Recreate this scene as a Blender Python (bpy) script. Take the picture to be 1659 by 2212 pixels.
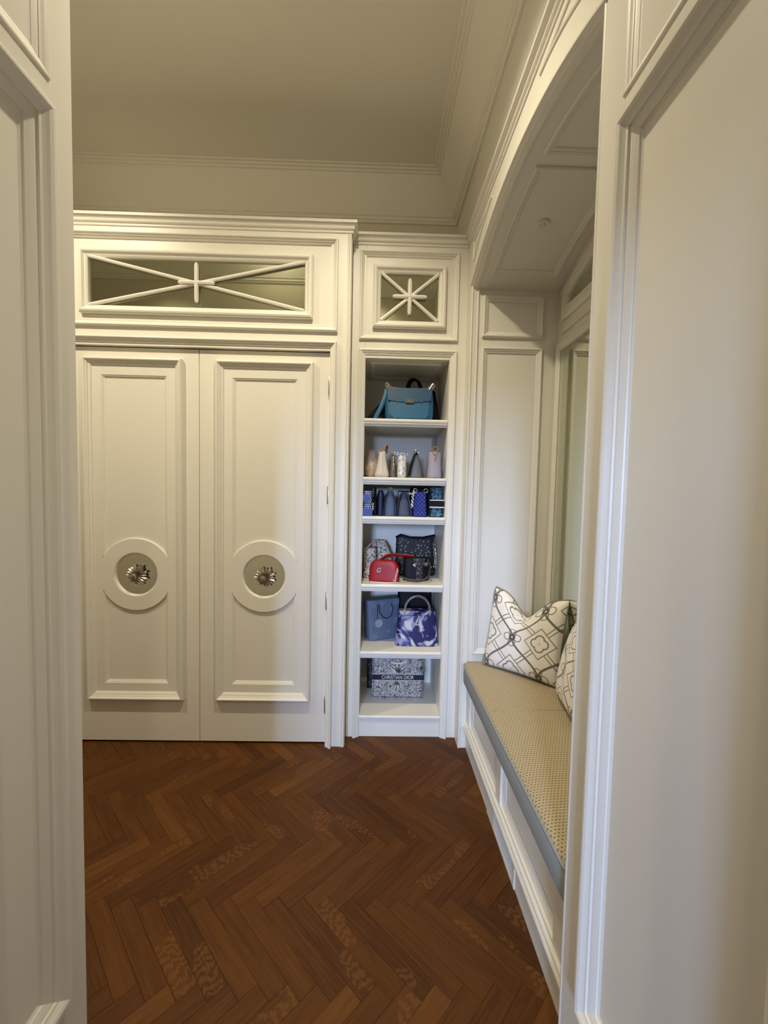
import bpy, math, random
from math import sin, cos, pi, sqrt, radians, atan2
from mathutils import Vector, Matrix
random.seed(7)
for o in list(bpy.data.objects): bpy.data.objects.remove(o)
S = bpy.context.scene; C = S.collection
S.view_settings.view_transform = 'Standard'; S.view_settings.look = 'None'
S.view_settings.gamma = 1; S.view_settings.use_curve_mapping = False
S.view_settings.exposure = 0.0

# ------------------------------------------------------------ camera
def cam_axes(p, y, r):
    f = Vector((sin(y)*cos(p), cos(y)*cos(p), sin(p))); rt = Vector((cos(y), -sin(y), 0)); up = rt.cross(f)
    return rt*cos(r)+up*sin(r), -rt*sin(r)+up*cos(r), f
rt, up, fw = cam_axes(radians(-2.96), radians(1.10), radians(1.21))
cd = bpy.data.cameras.new('camera'); cam = bpy.data.objects.new('camera', cd); C.objects.link(cam)
cam.matrix_world = Matrix(((rt.x, up.x, -fw.x, 0), (rt.y, up.y, -fw.y, 0), (rt.z, up.z, -fw.z, 1.5), (0, 0, 0, 1)))
cd.sensor_fit = 'VERTICAL'; cd.sensor_height = 36; cd.lens = 896/2212*36; cd.clip_start = .02
S.camera = cam

# ------------------------------------------------------------ light
W = bpy.data.worlds.new('world'); S.world = W; W.use_nodes = True
W.node_tree.nodes['Background'].inputs[0].default_value = (.62, .76, 1, 1)
W.node_tree.nodes['Background'].inputs[1].default_value = .5
def light(name, kind, loc, power, col, aim=None, **k):
    d = bpy.data.lights.new(name, kind); d.energy = power; d.color = col
    for a, b in k.items(): setattr(d, a, b)
    o = bpy.data.objects.new(name, d); C.objects.link(o); o.location = loc
    if aim: o.rotation_euler = Vector(aim).to_track_quat('-Z', 'Y').to_euler()
    return o
WARM = (1, .88, .64)
for x, y, p, ax in ((-.15, 1.28, 120, (0, .22, -1)), (-1.9, 1.28, 112, (.15, .42, -1))):
    light('ceiling_spot', 'SPOT', (x, y, 3.50), p, WARM, ax, spot_size=radians(120), spot_blend=1, shadow_soft_size=.03)
light('added_hall_fill', 'SPOT', (0, -.75, 2.85), 34, WARM, (0, 0, -1), spot_size=radians(150), spot_blend=.5, shadow_soft_size=.05)  # added lamp behind the camera, warms and brightens the near wall panels
light('window_daylight', 'AREA', (-1.70, -7.93, 2.65), 265, (.46, .62, 1), (.12, 1, -.05), shape='RECTANGLE', size=1.1, size_y=1.5, spread=radians(110))

# ------------------------------------------------------------ node helpers
class X:
    def __init__(s, nt, sock): s.nt, s.s = nt, sock
    def op(s, o, *a):
        n = s.nt.nodes.new('ShaderNodeMath'); n.operation = o
        for i, v in enumerate((s,)+a):
            if isinstance(v, X): s.nt.links.new(v.s, n.inputs[i])
            else: n.inputs[i].default_value = v
        return X(s.nt, n.outputs[0])
    def __add__(s, b): return s.op('ADD', b)
    def __sub__(s, b): return s.op('SUBTRACT', b)
    def __mul__(s, b): return s.op('MULTIPLY', b)
    def __truediv__(s, b): return s.op('DIVIDE', b)
    def abs(s): return s.op('ABSOLUTE')
    def sin(s): return s.op('SINE')
    def cos(s): return s.op('COSINE')
    def sqrt(s): return s.op('SQRT')
    def round(s): return s.op('ROUND')
    def min(s, b): return s.op('MINIMUM', b)
    def max(s, b): return s.op('MAXIMUM', b)
    def lt(s, b): return s.op('LESS_THAN', b)
    def gt(s, b): return s.op('GREATER_THAN', b)
def srgb(r, g, b):
    f = lambda c: (c/255/12.92) if c <= 10 else ((c/255+.055)/1.055)**2.4
    return (f(r), f(g), f(b), 1)
def mat(name, col, rough=.5, metal=0, spec=.5, bump=0, bscale=200, sheen=0, coat=0):
    m = bpy.data.materials.new(name); m.use_nodes = True; nt = m.node_tree; b = nt.nodes['Principled BSDF']
    b.inputs['Base Color'].default_value = col; b.inputs['Roughness'].default_value = rough
    b.inputs['Metallic'].default_value = metal; b.inputs['Specular IOR Level'].default_value = spec
    b.inputs['Sheen Weight'].default_value = sheen; b.inputs['Coat Weight'].default_value = coat
    if bump:
        tc = nt.nodes.new('ShaderNodeTexCoord')
        n = nt.nodes.new('ShaderNodeTexNoise'); n.inputs['Scale'].default_value = bscale; n.inputs['Detail'].default_value = 3
        nt.links.new(tc.outputs['Object'], n.inputs['Vector'])
        bp = nt.nodes.new('ShaderNodeBump'); bp.inputs['Strength'].default_value = bump; bp.inputs['Distance'].default_value = .002
        nt.links.new(n.outputs['Fac'], bp.inputs['Height']); nt.links.new(bp.outputs['Normal'], b.inputs['Normal'])
    return m
def parts_of(m):
    nt = m.node_tree; b = nt.nodes['Principled BSDF']; tc = nt.nodes.new('ShaderNodeTexCoord')
    sp = nt.nodes.new('ShaderNodeSeparateXYZ')
    return nt, b, tc, sp
def mixc(nt, fac, a, b):
    n = nt.nodes.new('ShaderNodeMix'); n.data_type = 'RGBA'
    if isinstance(fac, X): fac = fac.s
    if hasattr(fac, 'links'): nt.links.new(fac, n.inputs[0])
    else: n.inputs[0].default_value = fac
    for v, i in ((a, 6), (b, 7)):
        if hasattr(v, 'links'): nt.links.new(v, n.inputs[i])
        else: n.inputs[i].default_value = v
    return n.outputs[2]
def noise(nt, vec, scale, detail=3, dist=0, typ='N'):
    if typ == 'N':
        n = nt.nodes.new('ShaderNodeTexNoise'); n.inputs['Scale'].default_value = scale; n.inputs['Detail'].default_value = detail
        n.inputs['Distortion'].default_value = dist; o = n.outputs['Fac']
    else:
        n = nt.nodes.new('ShaderNodeTexVoronoi'); n.inputs['Scale'].default_value = scale; n.feature = typ; o = n.outputs['Distance']
    if vec: nt.links.new(vec, n.inputs['Vector'])
    return X(nt, o)
def mapping(nt, vec, sc=(1, 1, 1), loc=None, rot=(0, 0, 0)):
    n = nt.nodes.new('ShaderNodeMapping'); n.inputs['Scale'].default_value = sc; n.inputs['Rotation'].default_value = rot
    nt.links.new(vec, n.inputs['Vector'])
    if loc is not None: nt.links.new(loc, n.inputs['Location'])
    return n.outputs[0]

# ------------------------------------------------------------ materials
M = {}
M['paint'] = mat('cream_paint', (.82, .795, .725, 1), .38, spec=.4, bump=.05, bscale=300)
M['wallpaint'] = mat('wall_paint', (.76, .71, .60, 1), .7, spec=.2, bump=.08, bscale=250)
M['ceilpaint'] = mat('ceiling_paint', (.88, .85, .76, 1), .8, spec=.1)
M['dark'] = mat('shadow_gap', (.02, .015, .01, 1), .8)
M['mirror'] = mat('mirror_glass', (.68, .71, .60, 1), .015, 1)
M['smoked'] = mat('smoked_mirror', (.50, .51, .40, 1), .015, 1); M['clear_mirror'] = mat('clear_mirror', (.92, .95, .88, 1), .015, 1)
M['nickel'] = mat('aged_nickel', (.62, .56, .51, 1), .32, 1)
M['silver'] = mat('silver_metal', (.80, .78, .74, 1), .18, 1)
M['gold'] = mat('gold_metal', (.85, .62, .25, 1), .2, 1)
M['crystal'] = mat('crystal', (.42, .39, .37, 1), .08, .8)
def wood():
    m = mat('oak_plank', (.3, .15, .05, 1), .48, spec=.2); nt, b, tc, sp = parts_of(m)
    oi = nt.nodes.new('ShaderNodeObjectInfo'); cr = nt.nodes.new('ShaderNodeCombineXYZ')
    r = X(nt, oi.outputs['Random'])
    for i, k in enumerate((37., 91., 17.)): nt.links.new((r*k).s, cr.inputs[i])
    v = mapping(nt, tc.outputs['Object'], (1, 1, 1), cr.outputs[0])
    fine = noise(nt, mapping(nt, v, (6, 160, 1)), 1, 4)
    broad = noise(nt, mapping(nt, v, (4, 26, 1)), 1, 3, 1.2)
    # ray fleck / cathedral figure
    wv = nt.nodes.new('ShaderNodeTexWave'); wv.inputs['Scale'].default_value = 1.0; wv.inputs['Distortion'].default_value = 9
    wv.inputs['Detail'].default_value = 2; wv.inputs['Detail Scale'].default_value = 1.5
    nt.links.new(mapping(nt, v, (11, 30, 1)), wv.inputs['Vector'])
    fig = (X(nt, wv.outputs['Fac'])*(noise(nt, mapping(nt, v, (5, 9, 1)), 1, 1).gt(.56)))
    base = mixc(nt, r, srgb(80, 44, 11), srgb(95, 56, 17))
    r2 = (r*7.31).op('FRACT')
    base = mixc(nt, r2.gt(.88)*.45, base, srgb(52, 26, 9))
    base = mixc(nt, r2.lt(.12)*.45, base, srgb(122, 78, 32))
    c = mixc(nt, (broad-.35)*1.3, base, srgb(58, 29, 9))
    c = mixc(nt, (fine-.42)*1.2, c, srgb(112, 72, 32))
    c = mixc(nt, fig*.32*(r2.gt(.66)), c, srgb(134, 90, 44))
    nt.links.new(c, b.inputs['Base Color'])
    bp = nt.nodes.new('ShaderNodeBump'); bp.inputs['Strength'].default_value = .15; bp.inputs['Distance'].default_value = .0008
    nt.links.new((fine+fig*.4).s, bp.inputs['Height']); nt.links.new(bp.outputs['Normal'], b.inputs['Normal'])
    return m
M['wood'] = wood()
def weave():
    m = mat('woven_seat_fabric', (.5, .45, .33, 1), .85, spec=.1, sheen=.2); nt, b, tc, sp = parts_of(m)
    nt.links.new(tc.outputs['Object'], sp.inputs[0]); x, y, z = [X(nt, sp.outputs[i]) for i in range(3)]
    p = .0115
    row = (y/p).round()
    xs = x/p + row*.5
    dx = (xs-xs.round())*1.0; dy = (y/p-row)
    d = (dx*dx*1.0+dy*dy*2.2).sqrt()
    n = noise(nt, tc.outputs['Object'], 60, 2)
    dot = d.lt(n*.12+.24)
    thread = (x*(2*pi/.0029)).sin()*.5+.5
    c = mixc(nt, thread*.35, srgb(192, 176, 142), srgb(170, 152, 118))
    c = mixc(nt, dot, c, srgb(124, 108, 86))
    nt.links.new(c, b.inputs['Base Color'])
    bp = nt.nodes.new('ShaderNodeBump'); bp.inputs['Strength'].default_value = .5; bp.inputs['Distance'].default_value = .001
    nt.links.new((thread*.3-dot).s, bp.inputs['Height']); nt.links.new(bp.outputs['Normal'], b.inputs['Normal'])
    return m
M['weave'] = weave()
def linen():
    m = mat('grey_linen', (.3, .3, .27, 1), .9, spec=.1, bump=.5, bscale=500); nt, b, tc, sp = parts_of(m)
    n = noise(nt, tc.outputs['Object'], 350, 3)
    nt.links.new(mixc(nt, n, srgb(136, 142, 146), srgb(184, 190, 194)), b.inputs['Base Color']); return m
M['linen'] = linen()
def pillowmat():
    m = mat('trellis_print_satin', (.8, .76, .7, 1), .45, spec=.4, sheen=.3); nt, b, tc, sp = parts_of(m)
    nt.links.new(tc.outputs['UV'], sp.inputs[0]); u, v = X(nt, sp.outputs[0])-.42, X(nt, sp.outputs[1])-.46
    P = .72; Q = .84
    ang = v*(2*pi/Q); g = (ang.cos()*-.25+.25); sl = (ang.sin()*(.25*2*pi*P/Q)); k = (sl*sl+1).sqrt()
    w = u/P; a1 = w-g; a2 = w+g
    d = ((a1-a1.round()).abs().min((a2-a2.round()).abs())*P)/k
    wob = noise(nt, tc.outputs['UV'], 45, 1)*.006
    line = d.lt(wob+.0100)
    def near(uo, vo):
        a = (u-uo)/P; c = (v-vo)/Q
        return (a-a.round())*P, (c-c.round())*Q
    def ln(a, c): return (a*a+c*c).sqrt()
    r0 = ln(*near(0, 0)).min(ln(*near(P/2, Q/2)))
    ring = r0.lt((wob*2)+.038); hole = r0.lt(.011)
    def quat(uo, vo, R, off):
        a, c = near(uo, vo); a = a.abs(); c = c.abs()
        return ln(a-off, c).min(ln(a, c-off))-R, a, c
    q1, a1_, c1_ = quat(P/2, 0, .052, .05); q2, a2_, c2_ = quat(0, Q/2, .052, .05)
    q = q1.abs().min(q2.abs())
    q3, _, _ = quat(0, 0, .045, .07); q4, _, _ = quat(P/2, Q/2, .045, .07)
    lb = q3.abs().min(q4.abs())
    dia = ((a1_+c1_)-.19).abs().min(((a2_+c2_)-.19).abs())
    dia2 = ((a1_-c1_)).abs().min((a2_-c2_).abs())
    out = q1.gt(.0)*q2.gt(.0)
    thin = q.lt(.0088).max(lb.lt(.0065)*d.gt(.012)).max(dia.lt(.0085)).max(dia2.lt(.0085)*out*(a1_+c1_).gt(.19)*(a2_+c2_).gt(.19)*r0.gt(.12))
    c = mixc(nt, thin, srgb(246, 241, 232), srgb(140, 132, 124))
    c = mixc(nt, line, c, srgb(116, 109, 104)); c = mixc(nt, ring, c, srgb(88, 80, 78)); c = mixc(nt, hole, c, srgb(240, 236, 226))
    nt.links.new(c, b.inputs['Base Color']); return m
M['pillow'] = pillowmat()
M['piping'] = mat('grey_piping', srgb(120, 116, 104), .8)
# bag leathers and prints
def leather(n, c, r=.4, **k): M[n] = mat(n, c, r, bump=.25, bscale=400, **k)
leather('teal_leather', srgb(26, 94, 134)); leather('teal_dark', srgb(20, 74, 110)); leather('black_leather', (.004, .004, .006, 1), .55, spec=.2); leather('taupe_leather', srgb(108, 100, 94))
leather('cream_leather', srgb(226, 214, 190)); leather('brown_leather', srgb(140, 108, 92)); leather('light_grey', srgb(190, 188, 182), .25)
leather('slate_leather', srgb(104, 110, 120)); leather('lilac_leather', srgb(166, 158, 172)); leather('navy_leather', srgb(20, 26, 70)); leather('denim', srgb(78, 96, 126), .7)
leather('slate_blue', srgb(62, 74, 96), .6); leather('royal_leather', srgb(44, 62, 150)); leather('red_leather', srgb(158, 8, 14), .4); leather('grey_strap', srgb(78, 70, 66), .7)
leather('tote_leather', srgb(96, 112, 138), .5); leather('edge_navy', srgb(14, 18, 44)); M['white_print'] = mat('white_print', srgb(235, 232, 225), .5)
leather('grey_print', srgb(150, 160, 178), .5); M['navy_band'] = mat('navy_band', srgb(14, 18, 52), .7)
M['silver_print'] = mat('silver_print', srgb(200, 200, 205), .35)
M['fur'] = mat('tan_fur', srgb(246, 220, 184), .9, sheen=1)
def printmat(name, cols, scale, kind='N', sc=(1, 1, 1), thr=(.42, .5, .58), dist=1.5, rough=.6):
    m = mat(name, cols[0], rough); nt, b, tc, sp = parts_of(m)
    v = mapping(nt, tc.outputs['Object'], sc)
    n = noise(nt, v, scale, 2, dist) if kind == 'N' else noise(nt, v, scale, 0, 0, kind)
    c = cols[0]
    for t, cc in zip(thr, cols[1:]): c = mixc(nt, n.gt(t), c, cc)
    nt.links.new(c, b.inputs['Base Color']); M[name] = m; return m
printmat('toile_print', [srgb(50, 50, 62), srgb(150, 148, 150), srgb(205, 202, 198), srgb(110, 108, 112)], 52, thr=(.42, .5, .60), dist=2)
printmat('blossom_print', [srgb(30, 26, 34), srgb(210, 198, 180), srgb(228, 218, 200), srgb(70, 66, 120)], 48, thr=(.44, .52, .62), dist=2.5)
printmat('cloud_print', [srgb(24, 24, 84), srgb(80, 84, 150), srgb(140, 142, 178), srgb(200, 196, 204)], 6.5, thr=(.46, .49, .55), dist=2.2, rough=.35)
printmat('teal_print', [srgb(14, 24, 44), srgb(40, 92, 120), srgb(70, 130, 156)], 30, thr=(.46, .54), dist=2.4)
printmat('mono_print', [srgb(24, 22, 24), srgb(90, 88, 86)], 60, thr=(.56,), dist=.5)
printmat('star_print', [srgb(210, 206, 200), srgb(10, 9, 14)], 55, 'F1', thr=(.20,))
printmat('croc_leather', [srgb(178, 176, 170), srgb(222, 220, 214)], 60, 'F1', sc=(1, 1, .7), thr=(.40,), rough=.2)
def hound():
    m = mat('houndstooth_print', (1, 1, 1, 1), .7); nt, b, tc, sp = parts_of(m)
    nt.links.new(tc.outputs['Object'], sp.inputs[0]); x, y, z = [X(nt, sp.outputs[i]) for i in range(3)]
    p = .0125; a = (x/p+z/p*.5); c = (z/p)
    chk = ((a-a.round()).abs().gt(.25))*((c-c.round()).abs().gt(.2))
    c = mixc(nt, chk, srgb(38, 52, 130), srgb(215, 215, 225)); nt.links.new(c, b.inputs['Base Color']); M['houndstooth_print'] = m
hound()
def quilt():
    m = mat('quilted_royal', srgb(44, 64, 160), .4); nt, b, tc, sp = parts_of(m)
    nt.links.new(tc.outputs['Object'], sp.inputs[0]); x, y, z = [X(nt, sp.outputs[i]) for i in range(3)]
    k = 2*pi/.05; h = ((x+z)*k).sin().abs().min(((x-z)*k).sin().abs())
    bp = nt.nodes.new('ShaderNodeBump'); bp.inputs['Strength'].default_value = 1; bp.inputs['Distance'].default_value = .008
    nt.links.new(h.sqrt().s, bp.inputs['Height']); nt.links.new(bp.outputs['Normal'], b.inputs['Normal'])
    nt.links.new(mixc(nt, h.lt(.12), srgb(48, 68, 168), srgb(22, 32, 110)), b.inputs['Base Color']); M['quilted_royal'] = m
quilt()

# ------------------------------------------------------------ mesh helpers
class MB:
    def __init__(s): s.v = []; s.f = []; s.cuts = []
    def cut(s): s.cuts.append((len(s.v), len(s.f))); return s
    def vert(s, p): s.v.append(tuple(p)); return len(s.v)-1
    def quad(s, *ps): s.f.append([s.vert(p) for p in ps])
    def box(s, x0, x1, y0, y1, z0, z1, ch=0):
        P = [Vector((x, y, z)) for z in (z0, z1) for y in (y0, y1) for x in (x0, x1)]
        i = [s.vert(p) for p in P]
        for q in ((0, 1, 3, 2), (4, 6, 7, 5), (0, 4, 5, 1), (2, 3, 7, 6), (0, 2, 6, 4), (1, 5, 7, 3)): s.f.append([i[k] for k in q])
        return s
    def grid(s, rows, cu=False, cv=False):
        n, m = len(rows), len(rows[0]); ids = [[s.vert(p) for p in r] for r in rows]
        for i in range(n if cv else n-1):
            for j in range(m if cu else m-1):
                a, b = ids[i], ids[(i+1) % n]
                s.f.append([a[j], a[(j+1) % m], b[(j+1) % m], b[j]])
        return ids
    def loft(s, rings, cap=True):
        ids = s.grid(rings, cu=True)
        if cap: s.f.append(ids[0][::-1]); s.f.append(ids[-1][:])
        return s
    def tube(s, pts, r, n=8, closed=False, flat=None, upv=None):
        pts = [Vector(p) for p in pts]; N = len(pts); rings = []
        prev = None
        for i, p in enumerate(pts):
            a = pts[(i-1) % N] if (closed or i > 0) else p; b = pts[(i+1) % N] if (closed or i < N-1) else p
            t = (b-a).normalized()
            if upv is not None: u = Vector(upv) - t*t.dot(Vector(upv))
            elif prev is None: u = t.orthogonal()
            else: u = prev - t*t.dot(prev)
            u.normalize(); prev = u; w = t.cross(u)
            rr = r(i/(N-1)) if callable(r) else r
            ru, rw = (rr, rr) if flat is None else (rr, flat)
            rings.append([p+u*ru*cos(2*pi*k/n)+w*rw*sin(2*pi*k/n) for k in range(n)])
        if closed: s.grid(rings, cu=True, cv=True)
        else: s.loft(rings)
        return s
    def torus(s, c, R, r, nrm=(0, 1, 0), n=20, m=6, ex=1):
        nz = Vector(nrm).normalized(); a = nz.orthogonal().normalized(); b = nz.cross(a)
        s.tube([Vector(c)+a*R*cos(2*pi*k/n)*ex+b*R*sin(2*pi*k/n) for k in range(n)], r, m, True); return s
    def sphere(s, c, r, n=12, m=8):
        if not hasattr(r, '__len__'): r = (r, r, r)
        c = Vector(c)
        s.loft([[c+Vector((r[0]*sin(pi*(i+.02)/(m+.04))*cos(2*pi*k/n), r[1]*sin(pi*(i+.02)/(m+.04))*sin(2*pi*k/n), r[2]*cos(pi*(i+.02)/(m+.04)))) for k in range(n)] for i in range(m+1)]); return s
    def build(s, name, m, parent=None, smooth=False, loc=None):
        me = bpy.data.meshes.new(name)
        v = s.v
        if loc is not None: L = Vector(loc); v = [tuple(Vector(p)-L) for p in v]
        me.from_pydata(v, [], s.f); me.materials.append(M[m] if isinstance(m, str) else m)
        if smooth: me.polygons.foreach_set('use_smooth', [True]*len(me.polygons))
        import bmesh
        b = bmesh.new(); b.from_mesh(me); bmesh.ops.remove_doubles(b, verts=b.verts, dist=1e-6); bmesh.ops.recalc_face_normals(b, faces=b.faces); b.to_mesh(me); b.free()
        if smooth: 
            try: me.set_sharp_from_angle(angle=radians(40))
            except Exception: pass
        me.update(); o = bpy.data.objects.new(name, me); C.objects.link(o)
        if loc is not None: o.location = loc
        if parent:
            o.parent = parent
            o.matrix_parent_inverse = parent.matrix_basis.inverted() if parent.type == 'EMPTY' else Matrix()
            if parent.type != 'EMPTY': o.location = Vector(o.location)-0*Vector(parent.location)
        return o
def pw(o, parent):   # keep world placement under any parent
    o.parent = parent; m = parent.matrix_basis.copy(); p = parent.parent
    o.matrix_parent_inverse = (world_of(parent)).inverted(); return o
def world_of(o):
    m = o.matrix_basis.copy()
    if o.parent: m = world_of(o.parent) @ o.matrix_parent_inverse @ m
    return m
def part(mb, name, m, parent, smooth=False, label=None, loc=None):
    o = mb.build(name, m, None, smooth, loc)
    pw(o, parent)
    if label: o['label'] = label
    return o
def struct(mb, name, m, smooth=False):
    o = mb.build(name, m, None, smooth); o['kind'] = 'structure'; return o
def tag(o, label, cat, group=None):
    o['label'] = label; o['category'] = cat
    if group: o['group'] = group
    return o
def thing(name, label, cat, loc=(0, 0, 0), group=None, rotz=0):
    o = bpy.data.objects.new(name, None); C.objects.link(o); o.location = loc; o.rotation_euler.z = rotz; o.empty_display_size = .1
    return tag(o, label, cat, group)

class FR:   # plane frame: (u, v, height off the plane)
    def __init__(s, O, U, V, N): s.O, s.U, s.V, s.N = Vector(O), Vector(U), Vector(V), Vector(N)
    def __call__(s, u, v, h=0): return s.O+s.U*u+s.V*v+s.N*h
def backf(Y): return FR((0, Y, 0), (1, 0, 0), (0, 0, 1), (0, -1, 0))
def rightf(X_): return FR((X_, 0, 0), (0, 1, 0), (0, 0, 1), (-1, 0, 0))
def leftf(X_): return FR((X_, 0, 0), (0, 1, 0), (0, 0, 1), (1, 0, 0))
def mould(mb, fr, u0, v0, u1, v1, prof, openb=False):
    rows = []
    for d, h in prof:
        if openb: rows.append([fr(u0+d, v0, h), fr(u0+d, v1-d, h), fr(u1-d, v1-d, h), fr(u1-d, v0, h)])
        else: rows.append([fr(u0+d, v0+d, h), fr(u0+d, v1-d, h), fr(u1-d, v1-d, h), fr(u1-d, v0+d, h)])
    mb.grid(rows, cu=not openb); return mb
def plate(mb, fr, u0, v0, u1, v1, h=0): mb.quad(fr(u0, v0, h), fr(u1, v0, h), fr(u1, v1, h), fr(u0, v1, h)); return mb
def frame(mb, fr, o, i, h=0):   # rect o with rect hole i
    mould(mb, fr, o[0], o[1], o[2], o[3], [(0, h)]) if 0 else None
    A = [fr(o[0], o[1], h), fr(o[2], o[1], h), fr(o[2], o[3], h), fr(o[0], o[3], h)]
    B = [fr(i[0], i[1], h), fr(i[2], i[1], h), fr(i[2], i[3], h), fr(i[0], i[3], h)]
    mb.grid([A, B], cu=True); return mb
def sc(prof, w, h, h1=0): return [(d*w, k*h if k >= 0 else k*h1) for d, k in prof]
BOL = [(0, 0), (0, .55), (.05, .8), (.12, .95), (.22, 1), (.32, .93), (.40, .78), (.48, .66), (.56, .62), (.58, .45), (.66, .42), (.76, .34), (.88, .22), (.9, .1), (1, .08)]
def bol(w, h, end=.0, s0=0):
    return [(d*w, s0+(end-s0)*d+k*h) for d, k in BOL[:-1]]+[(w, end)]
def sweep(mb, path, prof, i0=0, i1=None, zfun=None):
    """path: list of 2D pts, left side is the outside; prof: (out, z)."""
    P = [Vector(p) for p in path]; n = len(P); i1 = n-1 if i1 is None else i1; rows = [[] for _ in prof]
    for i in range(i0, i1+1):
        d0 = (P[i]-P[i-1]).normalized() if i > 0 else (P[i+1]-P[i]).normalized()
        d1 = (P[i+1]-P[i]).normalized() if i < n-1 else d0
        n0 = Vector((-d0.y, d0.x)); n1 = Vector((-d1.y, d1.x)); m = (n0+n1)/(1+n0.dot(n1))
        for r, (o, z) in zip(rows, prof): q = P[i]+m*o; r.append((q.x, q.y, z))
    mb.grid(rows); return mb

# ------------------------------------------------------------ measurements (metres)
YC, YD, YS, YB = 2.355, 2.380, 2.455, 2.90        # cabinet face, door face, shelf face, shelf back
XF, XB, XM = .506, .551, 1.0                      # arch wall face, its back, alcove back
XL, YJ = -.709, 1.0                               # near left wall, near corner
ZC, ZT = 3.53, 2.962                              # ceiling, top of the casework
def za(y): return 2.765-.32*(y-1.69)**2           # arch soffit

# ------------------------------------------------------------ shell
floor = MB().box(-3.3, 2.2, -8.2, 3.1, -.12, -.0115); floor = struct(floor, 'floor', 'dark')
Wp, Lp = .0635, .381
def plank_mesh():
    mb = MB(); g = .0003; c = .0007
    lo = [(-Lp/2+g, -Wp/2+g), (Lp/2-g, -Wp/2+g), (Lp/2-g, Wp/2-g), (-Lp/2+g, Wp/2-g)]
    hi = [(x-c*(1 if x > 0 else -1), y-c*(1 if y > 0 else -1)) for x, y in lo]
    mb.grid([[(x, y, -.012) for x, y in lo], [(x, y, -.0006) for x, y in lo], [(x, y, 0) for x, y in hi]], cu=True)
    mb.f.append([mb.vert((x, y, 0)) for x, y in hi]); return mb
pm = plank_mesh(); first = None; rest = MB()
s2 = 1/sqrt(2); a0, b0 = .861, 1.136
for band in range(-24, 8):
    for k in range(-70, 71):
        for kind in (0, 1):
            if kind == 0: ca, cb = k+3, -k+.5
            else: ca, cb = k-.5, -k+1-3
            a = a0+(ca+6*band)*Wp; b = b0+(cb+6*band)*Wp
            x, y = (a-b)*s2, (a+b)*s2; ang = pi/4 if kind == 0 else 3*pi/4
            if not (-3.1 < x < 1.0 and -8.0 < y < 2.62): continue
            if -1.85 < x < .66 and .86 < y:
                if first is None: o = pm.build('plank', 'wood'); first = o
                else: o = first.copy(); C.objects.link(o)
                o.location = (x, y, random.uniform(-.0003, .0002)); o.rotation_euler.z = ang + (pi if random.random() < .5 else 0); pw(o, floor)
            else:
                ca_, sa_ = cos(ang), sin(ang); base = len(rest.v)
                for p in pm.v: rest.v.append((x+p[0]*ca_-p[1]*sa_, y+p[0]*sa_+p[1]*ca_, p[2]))
                for f in pm.f: rest.f.append([i+base for i in f])
o = part(rest, 'parquet', 'wood', floor); o['kind'] = 'stuff'

struct(MB().box(-3.2, XF+.8, YJ-.12, 3.1, ZC, ZC+.1), 'ceiling', 'ceilpaint')
# ceiling crown round the room
CR = [(0, .25), (.012, .25), (.016, .243), (.022, .236), (.026, .236), (.028, .222), (.038, .216), (.040, .210), (.075, .150), (.112, .085), (.138, .040), (.140, .028),
      (.150, .026), (.154, .017), (.166, .015), (.170, .006), (.184, .006), (.188, 0)]
fc = FR((0, 0, ZC), (1, 0, 0), (0, 1, 0), (0, 0, -1))
struct(mould(MB(), fc, -3.1, YJ, XF, 2.87, CR), 'trim_1', 'ceilpaint')
struct(MB().box(-3.2, XF, 2.87, 2.99, 0, ZC), 'wall_back', 'wallpaint').data.materials[0] = M['wallpaint']
bpy.data.objects['wall_back'].data.clear_geometry()
mb = MB(); mb.box(-3.2, XF, 2.93, 3.05, 0, ZC); mb.box(-3.2, XF, 2.87, 2.93, 2.97, ZC)
me = bpy.data.meshes.new('wb'); me.from_pydata(mb.v, [], mb.f); me.materials.append(M['wallpaint']); bpy.data.objects['wall_back'].data = me
struct(MB().box(-3.2, -3.1, YJ-.12, 2.93, 0, ZC), 'wall_left', 'wallpaint')
# front wall of the room (over and beside the opening)
mb = MB(); mb.box(-3.2, XL-.11, YJ-.10, YJ, 0, ZC); mb.box(XL-.11, XF, YJ-.10, YJ, 3.0, ZC); struct(mb, 'wall_front', 'wallpaint')

# right wall with the arch
mb = MB(); N = 40; ys = [YJ+(YC-YJ)*i/N for i in range(N+1)]
lift = .034
face = [[(XF, y, min(za(y)+lift, 2.9)) for y in ys], [(XF, y, 2.97) for y in ys]]
mb.grid(face)
mb.quad((XF, YC-.0, 0), (XF, 3.0, 0), (XF, 3.0, 2.97), (XF, YC, 2.97))
mb.quad((XF, YC, 0), (XB, YC, 0), (XB, YC, 2.97), (XF, YC, 2.97))
mb.box(XF, XF+.05, YJ-.1, 3.0, 2.97, ZC)
# stepped edge of the arch (face to soffit)
EP = [(0, lift), (-.004, lift-.002), (-.007, lift-.007), (-.006, lift-.013), (-.001, .019), (.004, .016), (.004, .012), (.010, .0075), (.018, .006), (.022, .004), (.023, .0), (.030, -.001), (.036, 0), (.0365, .003), (XB-XF, .003)]
rows = []
for dx, dz in EP: rows.append([(XF+dx, y, za(y)+dz) for y in ys])
mb.grid(rows)
struct(mb, 'wall_right', 'paint', smooth=False)
# vertical bead on the far side of the opening
mb = MB()
mb.tube([(XB-.006, YC-.001, .40), (XB-.006, YC-.001, za(YC))], .005, 8); mb.tube([(XF+.006, YC-.0, 0), (XF+.006, YC, za(YC)+lift)], .006, 8)
struct(mb, 'trim_2', 'paint')
mb = MB(); mb.tube([(XF+.0065, YJ+.0065, 0), (XF+.0065, YJ+.0065, 2.9)], .0085, 12); struct(mb, 'trim_3', 'paint', True)
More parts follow.
